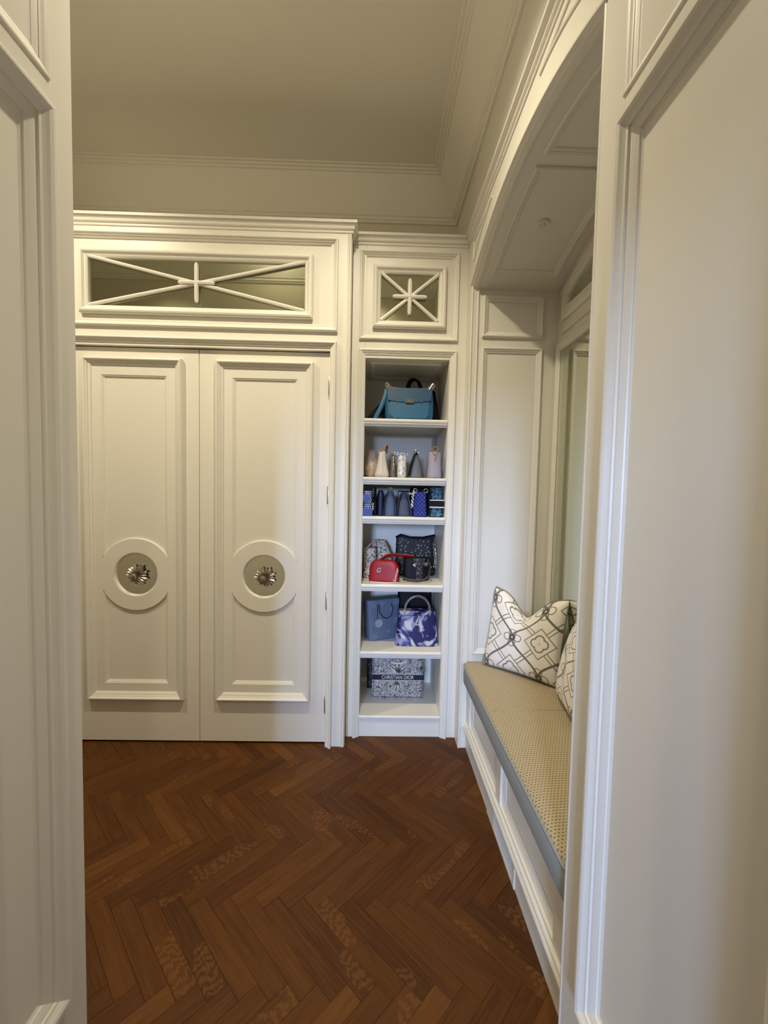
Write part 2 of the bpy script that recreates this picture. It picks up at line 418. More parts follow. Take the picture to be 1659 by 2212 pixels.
# alcove: soffit, end walls, back
def soffitf(u, y, h=0): return Vector((u, y, za(y)-h))
mb = MB(); ys2 = [YJ+.001+(YC-.001+.005-YJ)*i/N for i in range(N+1)]
mb.grid([[(x, y, za(y)+.003) for y in ys2] for x in (XB, XM+.02)])
mb.grid([[(x, y, za(y)+.06) for y in ys2] for x in (XB, XM+.02)])
def smould(mb, x0, y0, x1, y1, prof, n=14):
    for d, h in prof: pass
    rows = []
    for d, h in prof:
        r = []
        for i in range(n+1): y = y0+d+(y1-y0-2*d)*i/n; r.append((x0+d, y, za(y)+.003-h))
        for i in range(n+1): y = y1-d-(y1-y0-2*d)*i/n; r.append((x1-d, y, za(y)+.003-h))
        rows.append(r)
    mb.grid(rows, cu=True)
for y0, y1 in ((1.66, 2.265), (1.10, 1.60)):
    smould(mb, .592, y0, .945, y1, bol(.035, .010, .001))
struct(mb, 'ceiling_alcove', 'paint')
def endwall(Y, N_, name):
    fr = FR((0, Y, 0), (1, 0, 0), (0, 0, 1), (0, N_, 0)); mb = MB()
    mb.box(XB-.002, XM+.02, min(Y, Y-N_*.05), max(Y, Y-N_*.05), 0, za(Y)+.02)
    mould(mb, fr, .572, 2.366, .912, 2.594, bol(.034, .018, .0015))
    mould(mb, fr, .572, .563, .914, 2.312, bol(.034, .018, .0015))
    struct(mb, name, 'paint')
endwall(2.36, -1, 'wall_alcove_far'); endwall(YJ, 1, 'wall_alcove_near')
struct(MB().box(XM, XM+.05, YJ-.05, 2.41, 0, 2.9), 'wall_alcove_back', 'paint')
# crown of casework: one continuous run split into parts
CP = [(0, 2.903), (.004, 2.903), (.006, 2.907), (.006, 2.912), (.003, 2.914), (.003, 2.917), (.009, 2.919), (.013, 2.924), (.014, 2.930), (.011, 2.934), (.012, 2.938), (.017, 2.943), (.024, 2.947), (.027, 2.948), (.027, 2.962), (.0, 2.962)]
path = [(XF, YJ), (XF, YS), (-.160, YS), (-.160, YC), (-1.85, YC)]
# outside must be on the left side walking the path
tr = MB(); sweep(tr, path, CP, 0, 1); struct(tr, 'trim_4', 'paint')
# spandrel panel mouldings on the arch face
def spandrel(y0, y1):   # outer end to apex: a bead round the curved triangle
    top = 2.864; n = 16; pts = []
    for i in range(n+1): y = y0+(y1-y0)*i/n; pts.append((XF-.001, y, top-.004-.62*abs(y-y1)**1.7))
    L = [(XF-.001, y0, top)]+pts
    mb = MB()
    for q in (L[:2], pts, [(XF-.001, y1, top-.002), (XF-.001, y0, top)]): mb.tube(q, .0055, 6)
    return mb
struct(spandrel(2.32, 1.97), 'trim_5', 'paint', True); struct(spandrel(1.05, 1.41), 'trim_6', 'paint', True)

# near walls with raised panel mouldings
def nearwall(side, X0, y0, y1, name, mw):
    fr = rightf(X0) if side > 0 else leftf(X0); mb = MB()
    xo = X0+.11*side
    e = .0
    big = (y0+.09, .289, y1-.093 if side > 0 else y1-.068, 2.284 if side > 0 else 2.292); sm = (y0+.09, 2.338 if side > 0 else 2.349, big[2]+.003, 2.86)
    mb.quad(fr(y0, 0), fr(y1, 0), fr(y1, big[1]), fr(y0, big[1]))
    mb.quad(fr(y0, big[3]), fr(y1, big[3]), fr(y1, sm[1]), fr(y0, sm[1])); mb.quad(fr(y0, sm[3]), fr(y1, sm[3]), fr(y1, 3.0), fr(y0, 3.0))
    for r in (big, sm):
        mb.quad(fr(y0, r[1]), fr(r[0], r[1]), fr(r[0], r[3]), fr(y0, r[3])); mb.quad(fr(r[2], r[1]), fr(y1, r[1]), fr(y1, r[3]), fr(r[2], r[3]))
    mould(mb, fr, *big, bol(mw, .024, -.012)); plate(mb, fr, big[0]+mw, big[1]+mw, big[2]-mw, big[3]-mw, -.012)
    mould(mb, fr, *sm, bol(mw*.6, .006, -.010)); w = mw*.6; plate(mb, fr, sm[0]+w, sm[1]+w, sm[2]-w, sm[3]-w, -.010)
    A = sorted((X0, xo))
    for (a, b) in ((y1, y1), (y0, y0)): mb.quad((A[0], a, 0), (A[1], a, 0), (A[1], a, 3.0), (A[0], a, 3.0))
    mb.quad((xo, y0, 0), (xo, y1, 0), (xo, y1, 3.0), (xo, y0, 3.0)); mb.quad((A[0], y0, 3), (A[1], y0, 3), (A[1], y1, 3), (A[0], y1, 3))
    struct(mb, name, 'paint')
nearwall(1, XF, .35, YJ, 'wall_near_right', .056)
nearwall(-1, XL, .62, YJ, 'wall_near_left', .066)
# hall behind the camera, lit by a window
mb = MB(); mb.box(-2.3, XL-.11, .62, .70, 0, 3.0); struct(mb, 'wall_hall_left_return', 'wallpaint')
struct(MB().box(-2.4, -2.3, -8.1, .7, 0, 3.7), 'wall_hall_left', 'wallpaint')
mb = MB(); mb.box(XF+.11, 1.9, .27, .35, 0, 3.0); struct(mb, 'wall_hall_right_return', 'wallpaint')
struct(MB().box(1.9, 2.0, -8.1, .35, 0, 3.7), 'wall_hall_right', 'wallpaint')
struct(MB().box(-2.4, 2.0, -1.6, YJ-.1, 3.0, 3.08), 'ceiling_hall', 'ceilpaint')
struct(MB().box(-2.4, 2.0, -8.1, -1.6, 3.6, 3.7), 'ceiling_far_room', 'ceilpaint')
mb = MB(); mb.box(-2.4, -.90, -1.6, -1.5, 0, 3.6); mb.box(.3, 2.0, -1.6, -1.5, 0, 3.6); mb.box(-.90, .3, -1.6, -1.5, 2.05, 3.6); struct(mb, 'wall_daylight_mask', 'wallpaint')  # unseen wall added so its opening limits where the daylight falls
mb = MB(); wx0, wx1, wz0, wz1 = -2.28, -1.12, 1.85, 3.45
mb.box(-2.4, wx0, -8.1, -8.0, 0, 3.6); mb.box(wx1, 2.0, -8.1, -8.0, 0, 3.6); mb.box(wx0, wx1, -8.1, -8.0, 0, wz0); mb.box(wx0, wx1, -8.1, -8.0, wz1, 3.6); struct(mb, 'wall_hall_rear', 'wallpaint')
mb = MB(); t = .04
mb.box(wx0, wx0+t, -8.08, -8.02, wz0, wz1); mb.box(wx1-t, wx1, -8.08, -8.02, wz0, wz1); mb.box(wx0, wx1, -8.08, -8.02, wz0, wz0+t); mb.box(wx0, wx1, -8.08, -8.02, wz1-t, wz1); mb.box((wx0+wx1)/2-.015, (wx0+wx1)/2+.015, -8.07, -8.03, wz0, wz1)
struct(mb, 'window_1', 'paint')

# ------------------------------------------------------------ double-door cabinet
cab = thing('built_in_closet', 'tall cream double-door built-in closet with round door mirrors and long transom mirror above', 'closet', (-1.006, YC, 0))
xr, xl, xc = -.163, -1.849, -1.006
f = backf(YC); mb = MB()
dl, dr, dt = 2*xc+.273, -.273, 2.270          # door opening
mb.box(dr, xr, YC, YS+.1, 0, ZT-.06); mb.box(xl, dl, YC, YS+.1, 0, ZT-.06)   # stiles
tx0, tx1, tz0, tz1 = 2*xc+.234, -.234, 2.370, 2.869
mb.box(dl, dr, YC, YS, dt, tz0); mb.box(dl, dr, YC, YS, tz1, ZT-.06)
for a, b in ((dl, tx0), (tx1, dr)): mb.box(min(a, b), max(a, b), YC, YS, tz0, tz1) if a < b else None
mb.box(xr-.02, xr, YS, YB, 0, ZT); mb.box(xl, xl+.02, YS, YB, 0, ZT); mb.box(xl, xr, YC, YB, ZT-.06, ZT-.03); mb.box(xl, xr, YB-.02, YB, 0, ZT-.03)
part(mb, 'carcass', 'paint', cab)
mb = MB(); sweep(mb, path, CP, 2, 4); mb.box(xl, xr, YC, YB, ZT-.03, ZT-.001); part(mb, 'crown_moulding', 'paint', cab)
mb = MB(); mould(mb, f, dl-.0365, 0, dr+.0365, dt+.046, bol(.0365, .024, .0), openb=True); part(mb, 'door_casing', 'paint', cab)
# rounded vertical bead on the cabinet corner
mb = MB()
for dx in (-.0165, -.005): mb.tube([(xr+dx, YC-.0005, 0), (xr+dx, YC-.0005, 2.895)], .0055 if dx < -.01 else .0065, 10)
mb.tube([(xr-.0005, YC+.012, 0), (xr-.0005, YC+.012, 2.885)], .005, 10); part(mb, 'corner_bead', 'paint', cab, True)
# transom
mb = MB(); fw_ = .034
mould(mb, f, tx0, tz0, tx1, tz1, bol(fw_, .023, -.009))
fx0, fx1, fz0, fz1 = 2*xc+.372, -.372, 2.437, 2.779
frame(mb, f, (tx0+fw_, tz0+fw_, tx1-fw_, tz1-fw_), (fx0, fz0, fx1, fz1), -.008)
part(mb, 'transom_panel', 'paint', cab)
GP = [(0, -.006), (0, .012), (.006, .020), (.014, .023), (.020, .021), (.030, .010), (.036, .008), (.044, .002), (.046, -.012)]
gx0, gx1, gz0, gz1 = fx0+.044, fx1-.044, 2.437+.056, 2.779-.028
gz0, gz1 = fz0+.046, fz1-.046+.018
mb = MB(); mould(mb, f, fx0, fz0, fx1, fz1, GP); part(mb, 'mirror_frame', 'paint', cab)
part(plate(MB(), f, fx0+.03, fz0+.03, fx1-.03, fz1-.03, -.011), 'transom_mirror', 'smoked', cab, label='long mirror behind crossed muntins')
def muntins(fr, parent, x0, x1, z0, z1, vb, hb, r):
    c = ((x0+x1)/2, (z0+z1)/2)
    for a, b in (((x0, z0), (x1, z1)), ((x0, z1), (x1, z0))):
        mb = MB(); A = fr(a[0], a[1], .000); B = fr(b[0], b[1], .000); d = (B-A)
        mb.tube([A+d*.004, A+d*.496], r, 8); mb.tube([A+d*.504, B-d*.004], r, 8); part(mb, 'muntin', 'paint', parent, True)
    mb = MB()
    for (p, q) in (((c[0], c[1]-vb), (c[0], c[1]+vb)), ((c[0]-hb, c[1]), (c[0]+hb, c[1]))):
        A, B = fr(p[0], p[1], .008), fr(q[0], q[1], .008); mb.tube([A, A+(B-A)*.08, A+(B-A)*.5, A+(B-A)*.92, B], lambda t: r*(.75 if t in (0, 1) else 1.15), 8)
    part(mb, 'star_cross', 'paint', parent, True)
muntins(f, cab, fx0+.044, fx1-.044, fz0+.044, fz1-.044+.008, .105, .098, .0105)
# doors
df = backf(YD)
def door(xc_, x0, x1, label):
    d = MB(); z0, z1 = .012, dt-.006
    ow = .273; zo0, zo1 = .262, 2.206; iw = .184; zi0, zi1 = .352, 2.117; R, ri = .209, .118
    o_ = (xc_-ow, zo0, xc_+ow, zo1); mw = .045
    d.box(x0, x1, YD+.014, YD+.038, z0, z1)
    frame(d, df, (x0, z0, x1, z1), o_, 0)
    for q in (((x0, z0), (x1, z0)), ((x1, z0), (x1, z1)), ((x1, z1), (x0, z1)), ((x0, z1), (x0, z0))):
        d.quad(df(*q[0], 0), df(*q[1], 0), df(*q[1], -.03), df(*q[0], -.03))
    band = .002
    mi = (o_[0]+mw, zo0+mw, o_[2]-mw, zo1-mw)
    frame(d, df, mi, (xc_-iw, zi0, xc_+iw, zi1), band)
    # recessed field around the ring
    fl = -.010; zc = .990; zt = sqrt(R*R-iw*iw)
    a0_ = atan2(zt, iw)
    for sgn in (1, -1):
        zz = zi1-.020 if sgn > 0 else zi0+.020; n = 28
        arc = [(xc_+R*cos(pi-a0_-(pi-2*a0_)*i/n), zc+sgn*R*sin(pi-a0_-(pi-2*a0_)*i/n)) for i in range(n+1)]
        d.grid([[df(px, pz, fl) for px, pz in arc], [df(px, zz, fl) for px, pz in arc]])
        d.grid([[df(px, pz, fl) for px, pz in arc], [df(px, pz, band-.003) for px, pz in arc], [df(xc_+(px-xc_)*.985, zc+(pz-zc)*.985, band) for px, pz in arc]])
    # ring face
    n = 96; outer = []; inner = []
    for i in range(n):
        a = 2*pi*i/n; x_, z_ = R*.985*cos(a), R*.985*sin(a); x_ = max(-iw, min(iw, x_)); outer.append(df(xc_+x_, zc+z_, band))
        inner.append(df(xc_+(ri+.010)*cos(a), zc+(ri+.010)*sin(a), band))
    d.grid([outer, inner], cu=True)
    P = [(ri+.010, band), (ri+.006, band-.001), (ri+.002, band-.004), (ri, band-.009), (ri, -.014)]
    d.grid([[df(xc_+r_*cos(2*pi*i/n), zc+r_*sin(2*pi*i/n), h) for i in range(n)] for r_, h in P], cu=True)
    D = d.build('door', 'paint'); pw(D, cab); D['label'] = label
    mb = MB(); mould(mb, df, *o_, bol(mw, .030, band)); part(mb, 'panel_moulding', 'paint', D)
    IP = [(0, band), (.003, band), (.005, band-.003), (.010, band-.004), (.012, band-.008), (.018, band-.010), (.020, -.010)]
    for sgn in (1, -1):   # inner moulding stops at the ring
        mb = MB(); rows = []
        ze, zr = (zi1, zc+zt) if sgn > 0 else (zi0, zc-zt)
        for dd, h in IP:
            zr_ = zc+sgn*sqrt(max(0, R*R-(iw-dd)**2))
            rows.append([df(xc_-iw+dd, zr_, h), df(xc_-iw+dd, ze-sgn*dd, h), df(xc_+iw-dd, ze-sgn*dd, h), df(xc_+iw-dd, zr_, h)])
        mb.grid(rows); part(mb, 'inner_moulding', 'paint', D)
    mb = MB(); n = 48; mb.f.append([mb.vert(df(xc_+.1185*cos(2*pi*i/n), zc+.1185*sin(2*pi*i/n), -.0125)) for i in range(n)]); part(mb, 'round_mirror', 'clear_mirror', D)
    # starburst back plate and crystal knob
    kx, kz = xc_+.005, zc-.004; mb = MB(); np_ = 18; ctr = df(kx, kz, .012); rnd = random.Random(3)
    for i in range(np_):
        a = 2*pi*i/np_+rnd.uniform(-.05, .05); L = (.061 if i % 2 else .054)+rnd.uniform(-.003, .004); wa = pi/np_
        pts = []
        for rr, k_, hh in ((.012, 1, .006), (.030, 1.05, .008), (L*.86, .92, .006), (L, .30, .004)):
            pts.append((rr, k_*wa, hh))
        rows = []
        for rr, w_, hh in pts: rows.append([df(kx+rr*cos(a-w_), kz+rr*sin(a-w_), hh-.006), df(kx+rr*cos(a), kz+rr*sin(a), hh+.003), df(kx+rr*cos(a+w_), kz+rr*sin(a+w_), hh-.006)])
        mb.grid(rows)
    part(mb, 'knob_plate', 'nickel', D, label='sunburst metal knob plate')
    mb = MB(); mb.tube([df(kx, kz, -.011), df(kx, kz, .020)], .009, 12); mb.sphere(df(kx-.003, kz-.002, .028), (.017, .014, .017), 10, 6); part(mb, 'knob', 'crystal', D, label='faceted crystal knob')
    return D
dR = door(-.638, xc+.0018, dr-.0018, 'right-hand door leaf'); dL = door(-1.368, dl+.0018, xc-.0018, 'left-hand door leaf')
hinges = []
for z in (2.080, 1.468, .857, .243):
    mb = MB(); mb.tube([(dr-.001, YD-.013, z-.052), (dr-.001, YD-.013, z-.046), (dr-.001, YD-.013, z+.046), (dr-.001, YD-.013, z+.052)], lambda t: .005 if t in (0, 1) else .0078, 10)
    for k in (-.024, 0, .024): mb.tube([(dr-.001, YD-.013, z+k-.001), (dr-.001, YD-.013, z+k+.001)], .0086, 10)
    part(mb, 'hinge', 'nickel', dR, True)

# ------------------------------------------------------------ open shelf tower
sh = thing('open_shelf_cabinet', 'narrow cream open shelf cabinet holding handbags beside the double doors', 'shelf', (.17, YS, 0))
g = backf(YS); mb = MB(); ox0, ox1, oz0, oz1 = -.081, .411, .100, 2.268
X0, X1 = -.160, XF-.0005
mb.box(X0, ox0-.001, YS, YS+.02, 0, ZT-.02); mb.box(ox1+.001, X1, YS, YS+.02, 0, ZT-.02); mb.box(ox0, ox1, YS+.006, YS+.02, 0, oz0)
mb.box(ox0, ox1, YS, YS+.02, oz1, 2.369)
px0, px1, pz0, pz1 = -.119, .453, 2.370, 2.872
mb.box(ox0, ox1, YS, YS+.02, pz1, ZT-.02)
mb.box(X0, X0+.02, YS+.02, YB, 0, ZT-.02); mb.box(ox0-.02, ox0, YS+.02, YB, 0, ZT-.02); mb.box(ox1, ox1+.02, YS+.02, YB, 0, ZT-.02)
mb.box(X0, X1, YB, YB+.02, 0, ZT-.02); mb.box(X0, X1, YS+.0, YB+.02, ZT-.02, ZT-.001)
part(mb, 'carcass', 'paint', sh)
mb = MB(); mb.box(ox0, ox1, YS+.02, YB, 2.262, 2.282); mould(mb, FR((0, 0, 2.262), (1, 0, 0), (0, 1, 0), (0, 0, -1)), ox0+.03, YS+.05, ox1-.04, YB-.05, bol(.035, .012, .001)); part(mb, 'compartment_ceiling', 'paint', sh)
mb = MB(); sweep(mb, path, CP, 1, 2); part(mb, 'crown_moulding', 'paint', sh)
mb = MB(); mould(mb, g, -.119, 0, .453, 2.320, bol(.040, .018, .0), openb=True)
part(mb, 'opening_casing', 'paint', sh)
mb = MB(); mould(mb, g, px0, pz0, px1, pz1, bol(.034, .019, -.008))
qx0, qx1, qz0, qz1 = -.042, .381, 2.438, 2.792
frame(mb, g, (px0+.034, pz0+.034, px1-.034, pz1-.034), (qx0, qz0, qx1, qz1), -.008); part(mb, 'upper_panel', 'paint', sh)
mb = MB(); mould(mb, g, qx0, qz0, qx1, qz1, GP); part(mb, 'mirror_frame', 'paint', sh)
part(plate(MB(), g, qx0+.03, qz0+.03, qx1-.03, qz1-.03, -.011), 'transom_mirror', 'smoked', sh, label='square mirror behind star muntins')
muntins(g, sh, qx0+.044, qx1-.044, qz0+.044, qz1-.040, .100, .098, .0105)
NP = [(-.004, -.044), (-.004, -.034), (.004, -.032), (.006, -.027), (.004, -.023), (.008, -.021), (.011, -.014), (.010, -.007), (.005, -.001), (0, 0)]
ST = [1.922, 1.579, 1.346, .939, .530]
for z in ST:
    mb = MB(); mb.box(ox0+.001, ox1-.001, YS+.006, YB, z-.030, z)
    mb.grid([[(x, YS-o_+.006, z+dz) for x in (ox0+.001, ox1-.001)] for o_, dz in NP]); part(mb, 'shelf', 'paint', sh)
mb = MB(); mb.box(ox0, ox1, YS+.006, YB, .10, .134); mb.grid([[(x, YS-o_+.004, .134+dz*.85) for x in (ox0, ox1)] for o_, dz in NP]); part(mb, 'bottom_shelf', 'paint', sh)

# ------------------------------------------------------------ mirror in the alcove
am = thing('arched_wall_mirror', 'tall alcove mirror with arched transom light in a cream frame behind the window seat', 'mirror', (XM, 1.69, .55))
mf = rightf(XM); mb = MB()
my0, my1, mz0, mz1 = 1.078, 2.302, .58, 2.296
mould(mb, mf, my0-.045, mz0-.045, my1+.045, mz1+.035, [(0, 0), (0, .012), (.010, .014), (.014, .020), (.030, .022), (.034, .016), (.040, .014), (.045, .004)])
part(mb, 'frame', 'paint', am)
part(plate(MB(), mf, my0-.004, mz0-.004, my1+.004, mz1+.004, .003), 'mirror_panel', 'mirror', am)
mb = MB(); yy0, yy1, b_ = 1.148, 2.232, 2.500; n = 30
def arc_pts(d): 
    A = yy0+d; B = yy1-d
    return [(A, b_+d)]+[(A+(B-A)*i/n, za(A+(B-A)*i/n)-.108-d) for i in range(n+1)]+[(B, b_+d)]
rows = [[mf(y, z, h) for y, z in arc_pts(d)] for d, h in ((-.062, 0), (-.062, .012), (-.052, .018), (-.046, .020), (-.042, .014), (-.024, .013), (-.020, .020), (-.008, .020), (-.003, .012), (0, .004))]
mb.grid(rows, cu=True); mb.box(XM-.012, XM, yy0-.06, yy1+.06, 2.372, 2.378); part(mb, 'arch_frame', 'paint', am)
mb = MB(); mb.f.append([mb.vert(mf(y, z, .004)) for y, z in arc_pts(-.002)]); part(mb, 'arch_mirror', 'mirror', am)

# ------------------------------------------------------------ window seat, cushion, pillows
be = thing('built_in_bench', 'cream panelled built-in bench under the arch with slotted toe vent', 'bench', (.55, 1.69, 0))
bx = .553; bf = rightf(bx); mb = MB(); y0, y1 = YJ+.001, YC+.004
mb.box(bx+.022, XM-.001, y0, y1, .0, .385); mb.box(bx-.006, XM-.001, y0, y1, .385, .405)
stile = [(2.290, y1), (1.700, 1.755), (1.10, 1.16), (y0, y0+.03)]
prs = [(1.755, 2.290), (1.16, 1.700)]
mb.quad(bf(y0, .355), bf(y1, .355), bf(y1, .385), bf(y0, .385)); mb.quad(bf(y0, .150), bf(y1, .150), bf(y1, .165), bf(y0, .165))
for a, b in ((2.290, y1), (1.700, 1.755), (y0, 1.16)): mb.quad(bf(a, .165), bf(b, .165), bf(b, .355), bf(a, .355))
for a, b in prs: mould(mb, bf, a, .165, b, .355, [(0, 0), (.003, 0), (.006, -.008), (.030, -.017), (.032, -.021)])
part(mb, 'front_frame', 'paint', be)
mb = MB(); LP = [(-.012, .156), (.004, .155), (.010, .151), (.012, .144), (.009, .140), (.014, .137), (.018, .130), (.017, .122), (.008, .118), (.000, .118)]
mb.grid([[(bx-o_, y, z) for y in (y0, y1)] for o_, z in LP]); part(mb, 'ledge_moulding', 'paint', be)
mb = MB(); mb.box(bx, bx+.022, y0, 1.486, 0, .119); mb.box(bx, bx+.022, 1.872, y1, 0, .119); mb.box(bx, bx+.022, 1.486, 1.872, .100, .119)
part(mb, 'baseboard', 'paint', be)
mb = MB(); mb.box(bx-.004, bx+.010, 1.486, 1.510, 0, .112); mb.box(bx-.004, bx+.010, 1.752, 1.872, 0, .112); mb.box(bx-.004, bx+.010, 1.51, 1.752, 0, .014); mb.box(bx-.004, bx+.010, 1.51, 1.752, .098, .112)
yy = 1.513
while yy < 1.750: mb.box(bx-.003, bx+.008, yy, yy+.0045, .014, .098); yy += .0092
part(mb, 'vent_grille', 'paint', be)

cu = thing('seat_cushion', 'long box seat cushion with woven tan top and grey linen sides on the alcove bench', 'cushion', (.76, 1.69, .405))
cx0, cx1, cy0, cy1, cz0, cz1 = .519, .994, YJ+.004, YC-.003, .406, .524
def rrect(x0, x1, y0, y1, r, n=6):
    out = []
    for cx, cy, a in ((x1-r, y1-r, 0), (x0+r, y1-r, pi/2), (x0+r, y0+r, pi), (x1-r, y0+r, 1.5*pi)):
        out += [(cx+r*cos(a+pi/2*i/n), cy+r*sin(a+pi/2*i/n)) for i in range(n+1)]
    return out
def cring(ins, z): return [(x, y, z) for x, y in rrect(cx0+ins, cx1-ins, cy0+ins, cy1-ins, .045)]
mb = MB(); mb.loft([cring(.012, cz0), cring(.003, cz0+.004), cring(0, cz0+.014), cring(-.001, cz0+.06), cring(0, cz1-.026), cring(.002, cz1-.018)]); part(mb, 'cushion_side', 'linen', cu, True)
mb = MB(); mb.loft([cring(.002, cz1-.018), cring(.004, cz1-.010), cring(.010, cz1-.004), cring(.022, cz1-.0005), cring(.05, cz1+.003), cring(.15, cz1+.008)]); part(mb, 'cushion_top', 'weave', cu, True, label='woven tan top with dotted weave')
mb = MB(); mb.tube([(x, y, cz1-.0165) for x, y, z in cring(.0, 0)], .0035, 6, True); part(mb, 'cushion_piping', 'linen', cu, True)

mb = MB(); mb.tube([(cx0+.02, 1.80, cz1+.0035), (.66, 1.80, cz1+.0085), (.86, 1.80, cz1+.0085), (cx1-.02, 1.80, cz1+.0035)], .0018, 6); part(mb, 'top_seam', 'weave', cu, True)
def pillow(name, label, size, T, dent, loc, rotz, lean, seed):
    rnd = random.Random(seed); t = thing(name, label, 'pillow', loc, rotz=rotz); N_ = 44
    mb = MB(); uvs = []; s = size/2
    def P(u, v, side):
        # u, v in -1..1
        e = (1-abs(u)**2.6)*(1-abs(v)**2.6); th = T*max(e, 0)**.45
        x = u*s*(1-.055*(1-v*v)); z = v*s*(1-.055*(1-u*u))
        if dent: 
            k = max(0, (v+.1)/1.1)**1.6
            z -= dent*math.exp(-((u-.02)/.40)**2)*k; z += .04*abs(u)*k*.5
            th *= 1-.45*math.exp(-((u-.02)/.22)**2)*k
        y = side*th + .004*sin(9*u+3*v+seed)*max(e, 0)
        return Vector((x, y, z+s))
    uvl = []
    for side in (-1, 1):
        ids = [[mb.vert(P(-1+2*j/N_, -1+2*i/N_, side)) for j in range(N_+1)] for i in range(N_+1)]
        for i in range(N_):
            for j in range(N_):
                q = [(i, j), (i, j+1), (i+1, j+1), (i+1, j)]
                if side > 0: q = q[::-1]
                mb.f.append([ids[a][b] for a, b in q]); uvl.append([(b/N_, a/N_) for a, b in q])
    me = bpy.data.meshes.new('cover'); R_ = Matrix.Rotation(lean, 4, 'X')
    me.from_pydata([tuple(R_ @ Vector(v)) for v in mb.v], [], mb.f); me.materials.append(M['pillow'])
    uv = me.uv_layers.new(name='uv'); k = 0
    for f_ in uvl:
        for c_ in f_: uv.data[k].uv = c_; k += 1
    me.polygons.foreach_set('use_smooth', [True]*len(me.polygons)); me.update()
    o = bpy.data.objects.new('cover', me); C.objects.link(o); o.parent = t
    pp = []
    for i in range(N_): pp.append(P(-1+2*i/N_, -1, 0))
    for i in range(N_): pp.append(P(1, -1+2*i/N_, 0))
    for i in range(N_): pp.append(P(1-2*i/N_, 1, 0))
    for i in range(N_): pp.append(P(-1, 1-2*i/N_, 0))
    mb = MB(); mb.tube([R_ @ p for p in pp], .0042, 6, True); o = mb.build('piping', 'piping', None, True); o.parent = t
    return t
pillow('throw_pillow', 'trellis-print throw pillow with dented top leaning in the far corner of the bench', .42, .075, .100, (.775, 2.145, .533), radians(-44), radians(-14), 1)
pillow('throw_pillow', 'trellis-print throw pillow leaning on the mirror, half hidden by the near wall', .37, .062, .035, (.872, 1.775, .538), radians(-99), radians(-13), 4)

dlg = thing('recessed_downlight', 'small round recessed fitting in the arched alcove soffit', 'light', (.745, 1.96, za(1.96)))
zz = za(1.96)-.001
mb = MB(); mb.torus((.745, 1.96, zz), .022, .0035, (0, .17, 1), 28, 8); part(mb, 'trim_ring', 'paint', dlg, True)
mb = MB(); mb.torus((.745, 1.96, zz-.0015), .0180, .0022, (0, .17, 1), 24, 6); part(mb, 'shadow_ring', 'nickel', dlg, True)
mb = MB(); n = 24; mb.f.append([mb.vert((.745+.0165*cos(2*pi*i/n), 1.96+.0165*sin(2*pi*i/n), zz-.0025-.173*.0165*sin(2*pi*i/n))) for i in range(n)]); part(mb, 'inner_disc', 'paint', dlg, True)
mb = MB(); mb.sphere((.745, 1.96, zz-.003), (.0055, .0055, .003), 10, 6); part(mb, 'lens', 'nickel', dlg, True)
gm = mat('fill_globe_glow', (1, .95, .85, 1), .4); gb = gm.node_tree.nodes['Principled BSDF']; gb.inputs['Emission Color'].default_value = (1, .90, .66, 1); gb.inputs['Emission Strength'].default_value = 26; M['opal'] = gm  # glowing globe added out of view to brighten the ceiling
d = thing('added_ceiling_fill', 'unseen small opal globe added to brighten the ceiling in front of the doors', 'light', (-.85, 1.30, ZC))
mb = MB(); mb.tube([(-.85, 1.30, ZC), (-.85, 1.30, ZC-.02)], .06, 24); part(mb, 'base', 'nickel', d, True)
mb = MB(); mb.sphere((-.85, 1.30, ZC-.075), .06, 20, 12); part(mb, 'globe', 'opal', d, True)
for (x, y) in ((-.15, 1.28), (-1.9, 1.28)):
    d = thing('ceiling_downlight', 'recessed ceiling downlight above the doors' if x < -1 else 'recessed ceiling downlight above the bench side', 'light', (x, y, ZC))
    mb = MB(); mb.torus((x, y, ZC-.002), .05, .008, (0, 0, 1), 28, 8); part(mb, 'trim_ring', 'paint', d, True)

# ------------------------------------------------------------ handbags
def bagloc(x, y, k, z=None): return (x, y, ([1.922, 1.579, 1.346, .939, .530, .134][k] if z is None else z)+.001)
def body(parent, m, w0, w1, d0, d1, h, name='body', n=4.0, bot=.012, top=.006, wf=None, df_=None, off=(0, 0, 0), arcs=28, label=None, smooth=True):
    """bag body: superelliptic sections; w/d at base and top."""
    rings = []; ks = [0, .25, .6, 1]
    zs = [(bot*(1-cos(pi/2*k)), sin(pi/2*k)) for k in ks]
    L = [(z, bot*(1-s_)) for z, s_ in [(bot*(1-cos(pi/2*k)), sin(pi/2*k)) for k in ks]]
    L += [(bot+(h-bot-top)*i/10, 0) for i in range(1, 11)]
    L += [(h-top+top*sin(pi/2*k), top*(1-cos(pi/2*k))) for k in (.4, .8, 1)]
    for z, ins in L:
        t = z/h; w = (wf(t) if wf else w0+(w1-w0)*t)/2-ins; d = (df_(t) if df_ else d0+(d1-d0)*t)/2-ins*.9; w = max(w, .001); d = max(d, .001)
        r = []
        for k in range(arcs):
            a = 2*pi*(k+.5)/arcs; ca, sa = cos(a), sin(a)
            r.append((off[0]+w*math.copysign(abs(ca)**(2/n), ca), off[1]+d*math.copysign(abs(sa)**(2/n), sa), off[2]+z))
        rings.append(r)
    mb = MB(); mb.loft(rings); o = mb.build(name, m, None, smooth); o.parent = parent
    if label: o['label'] = label
    return o
def P_(mb, name, m, parent, smooth=True, label=None):
    if mb.cuts:
        a = (0, 0)
        for b in mb.cuts+[(len(mb.v), len(mb.f))]:
            if b[1] > a[1]:
                q = MB(); q.v = mb.v[a[0]:b[0]]; q.f = [[i-a[0] for i in f] for f in mb.f[a[1]:b[1]]]; P_(q, name, m, parent, smooth, label)
            a = b
        return
    o = mb.build(name, m, None, smooth); o.parent = parent
    if label: o['label'] = label
    return o
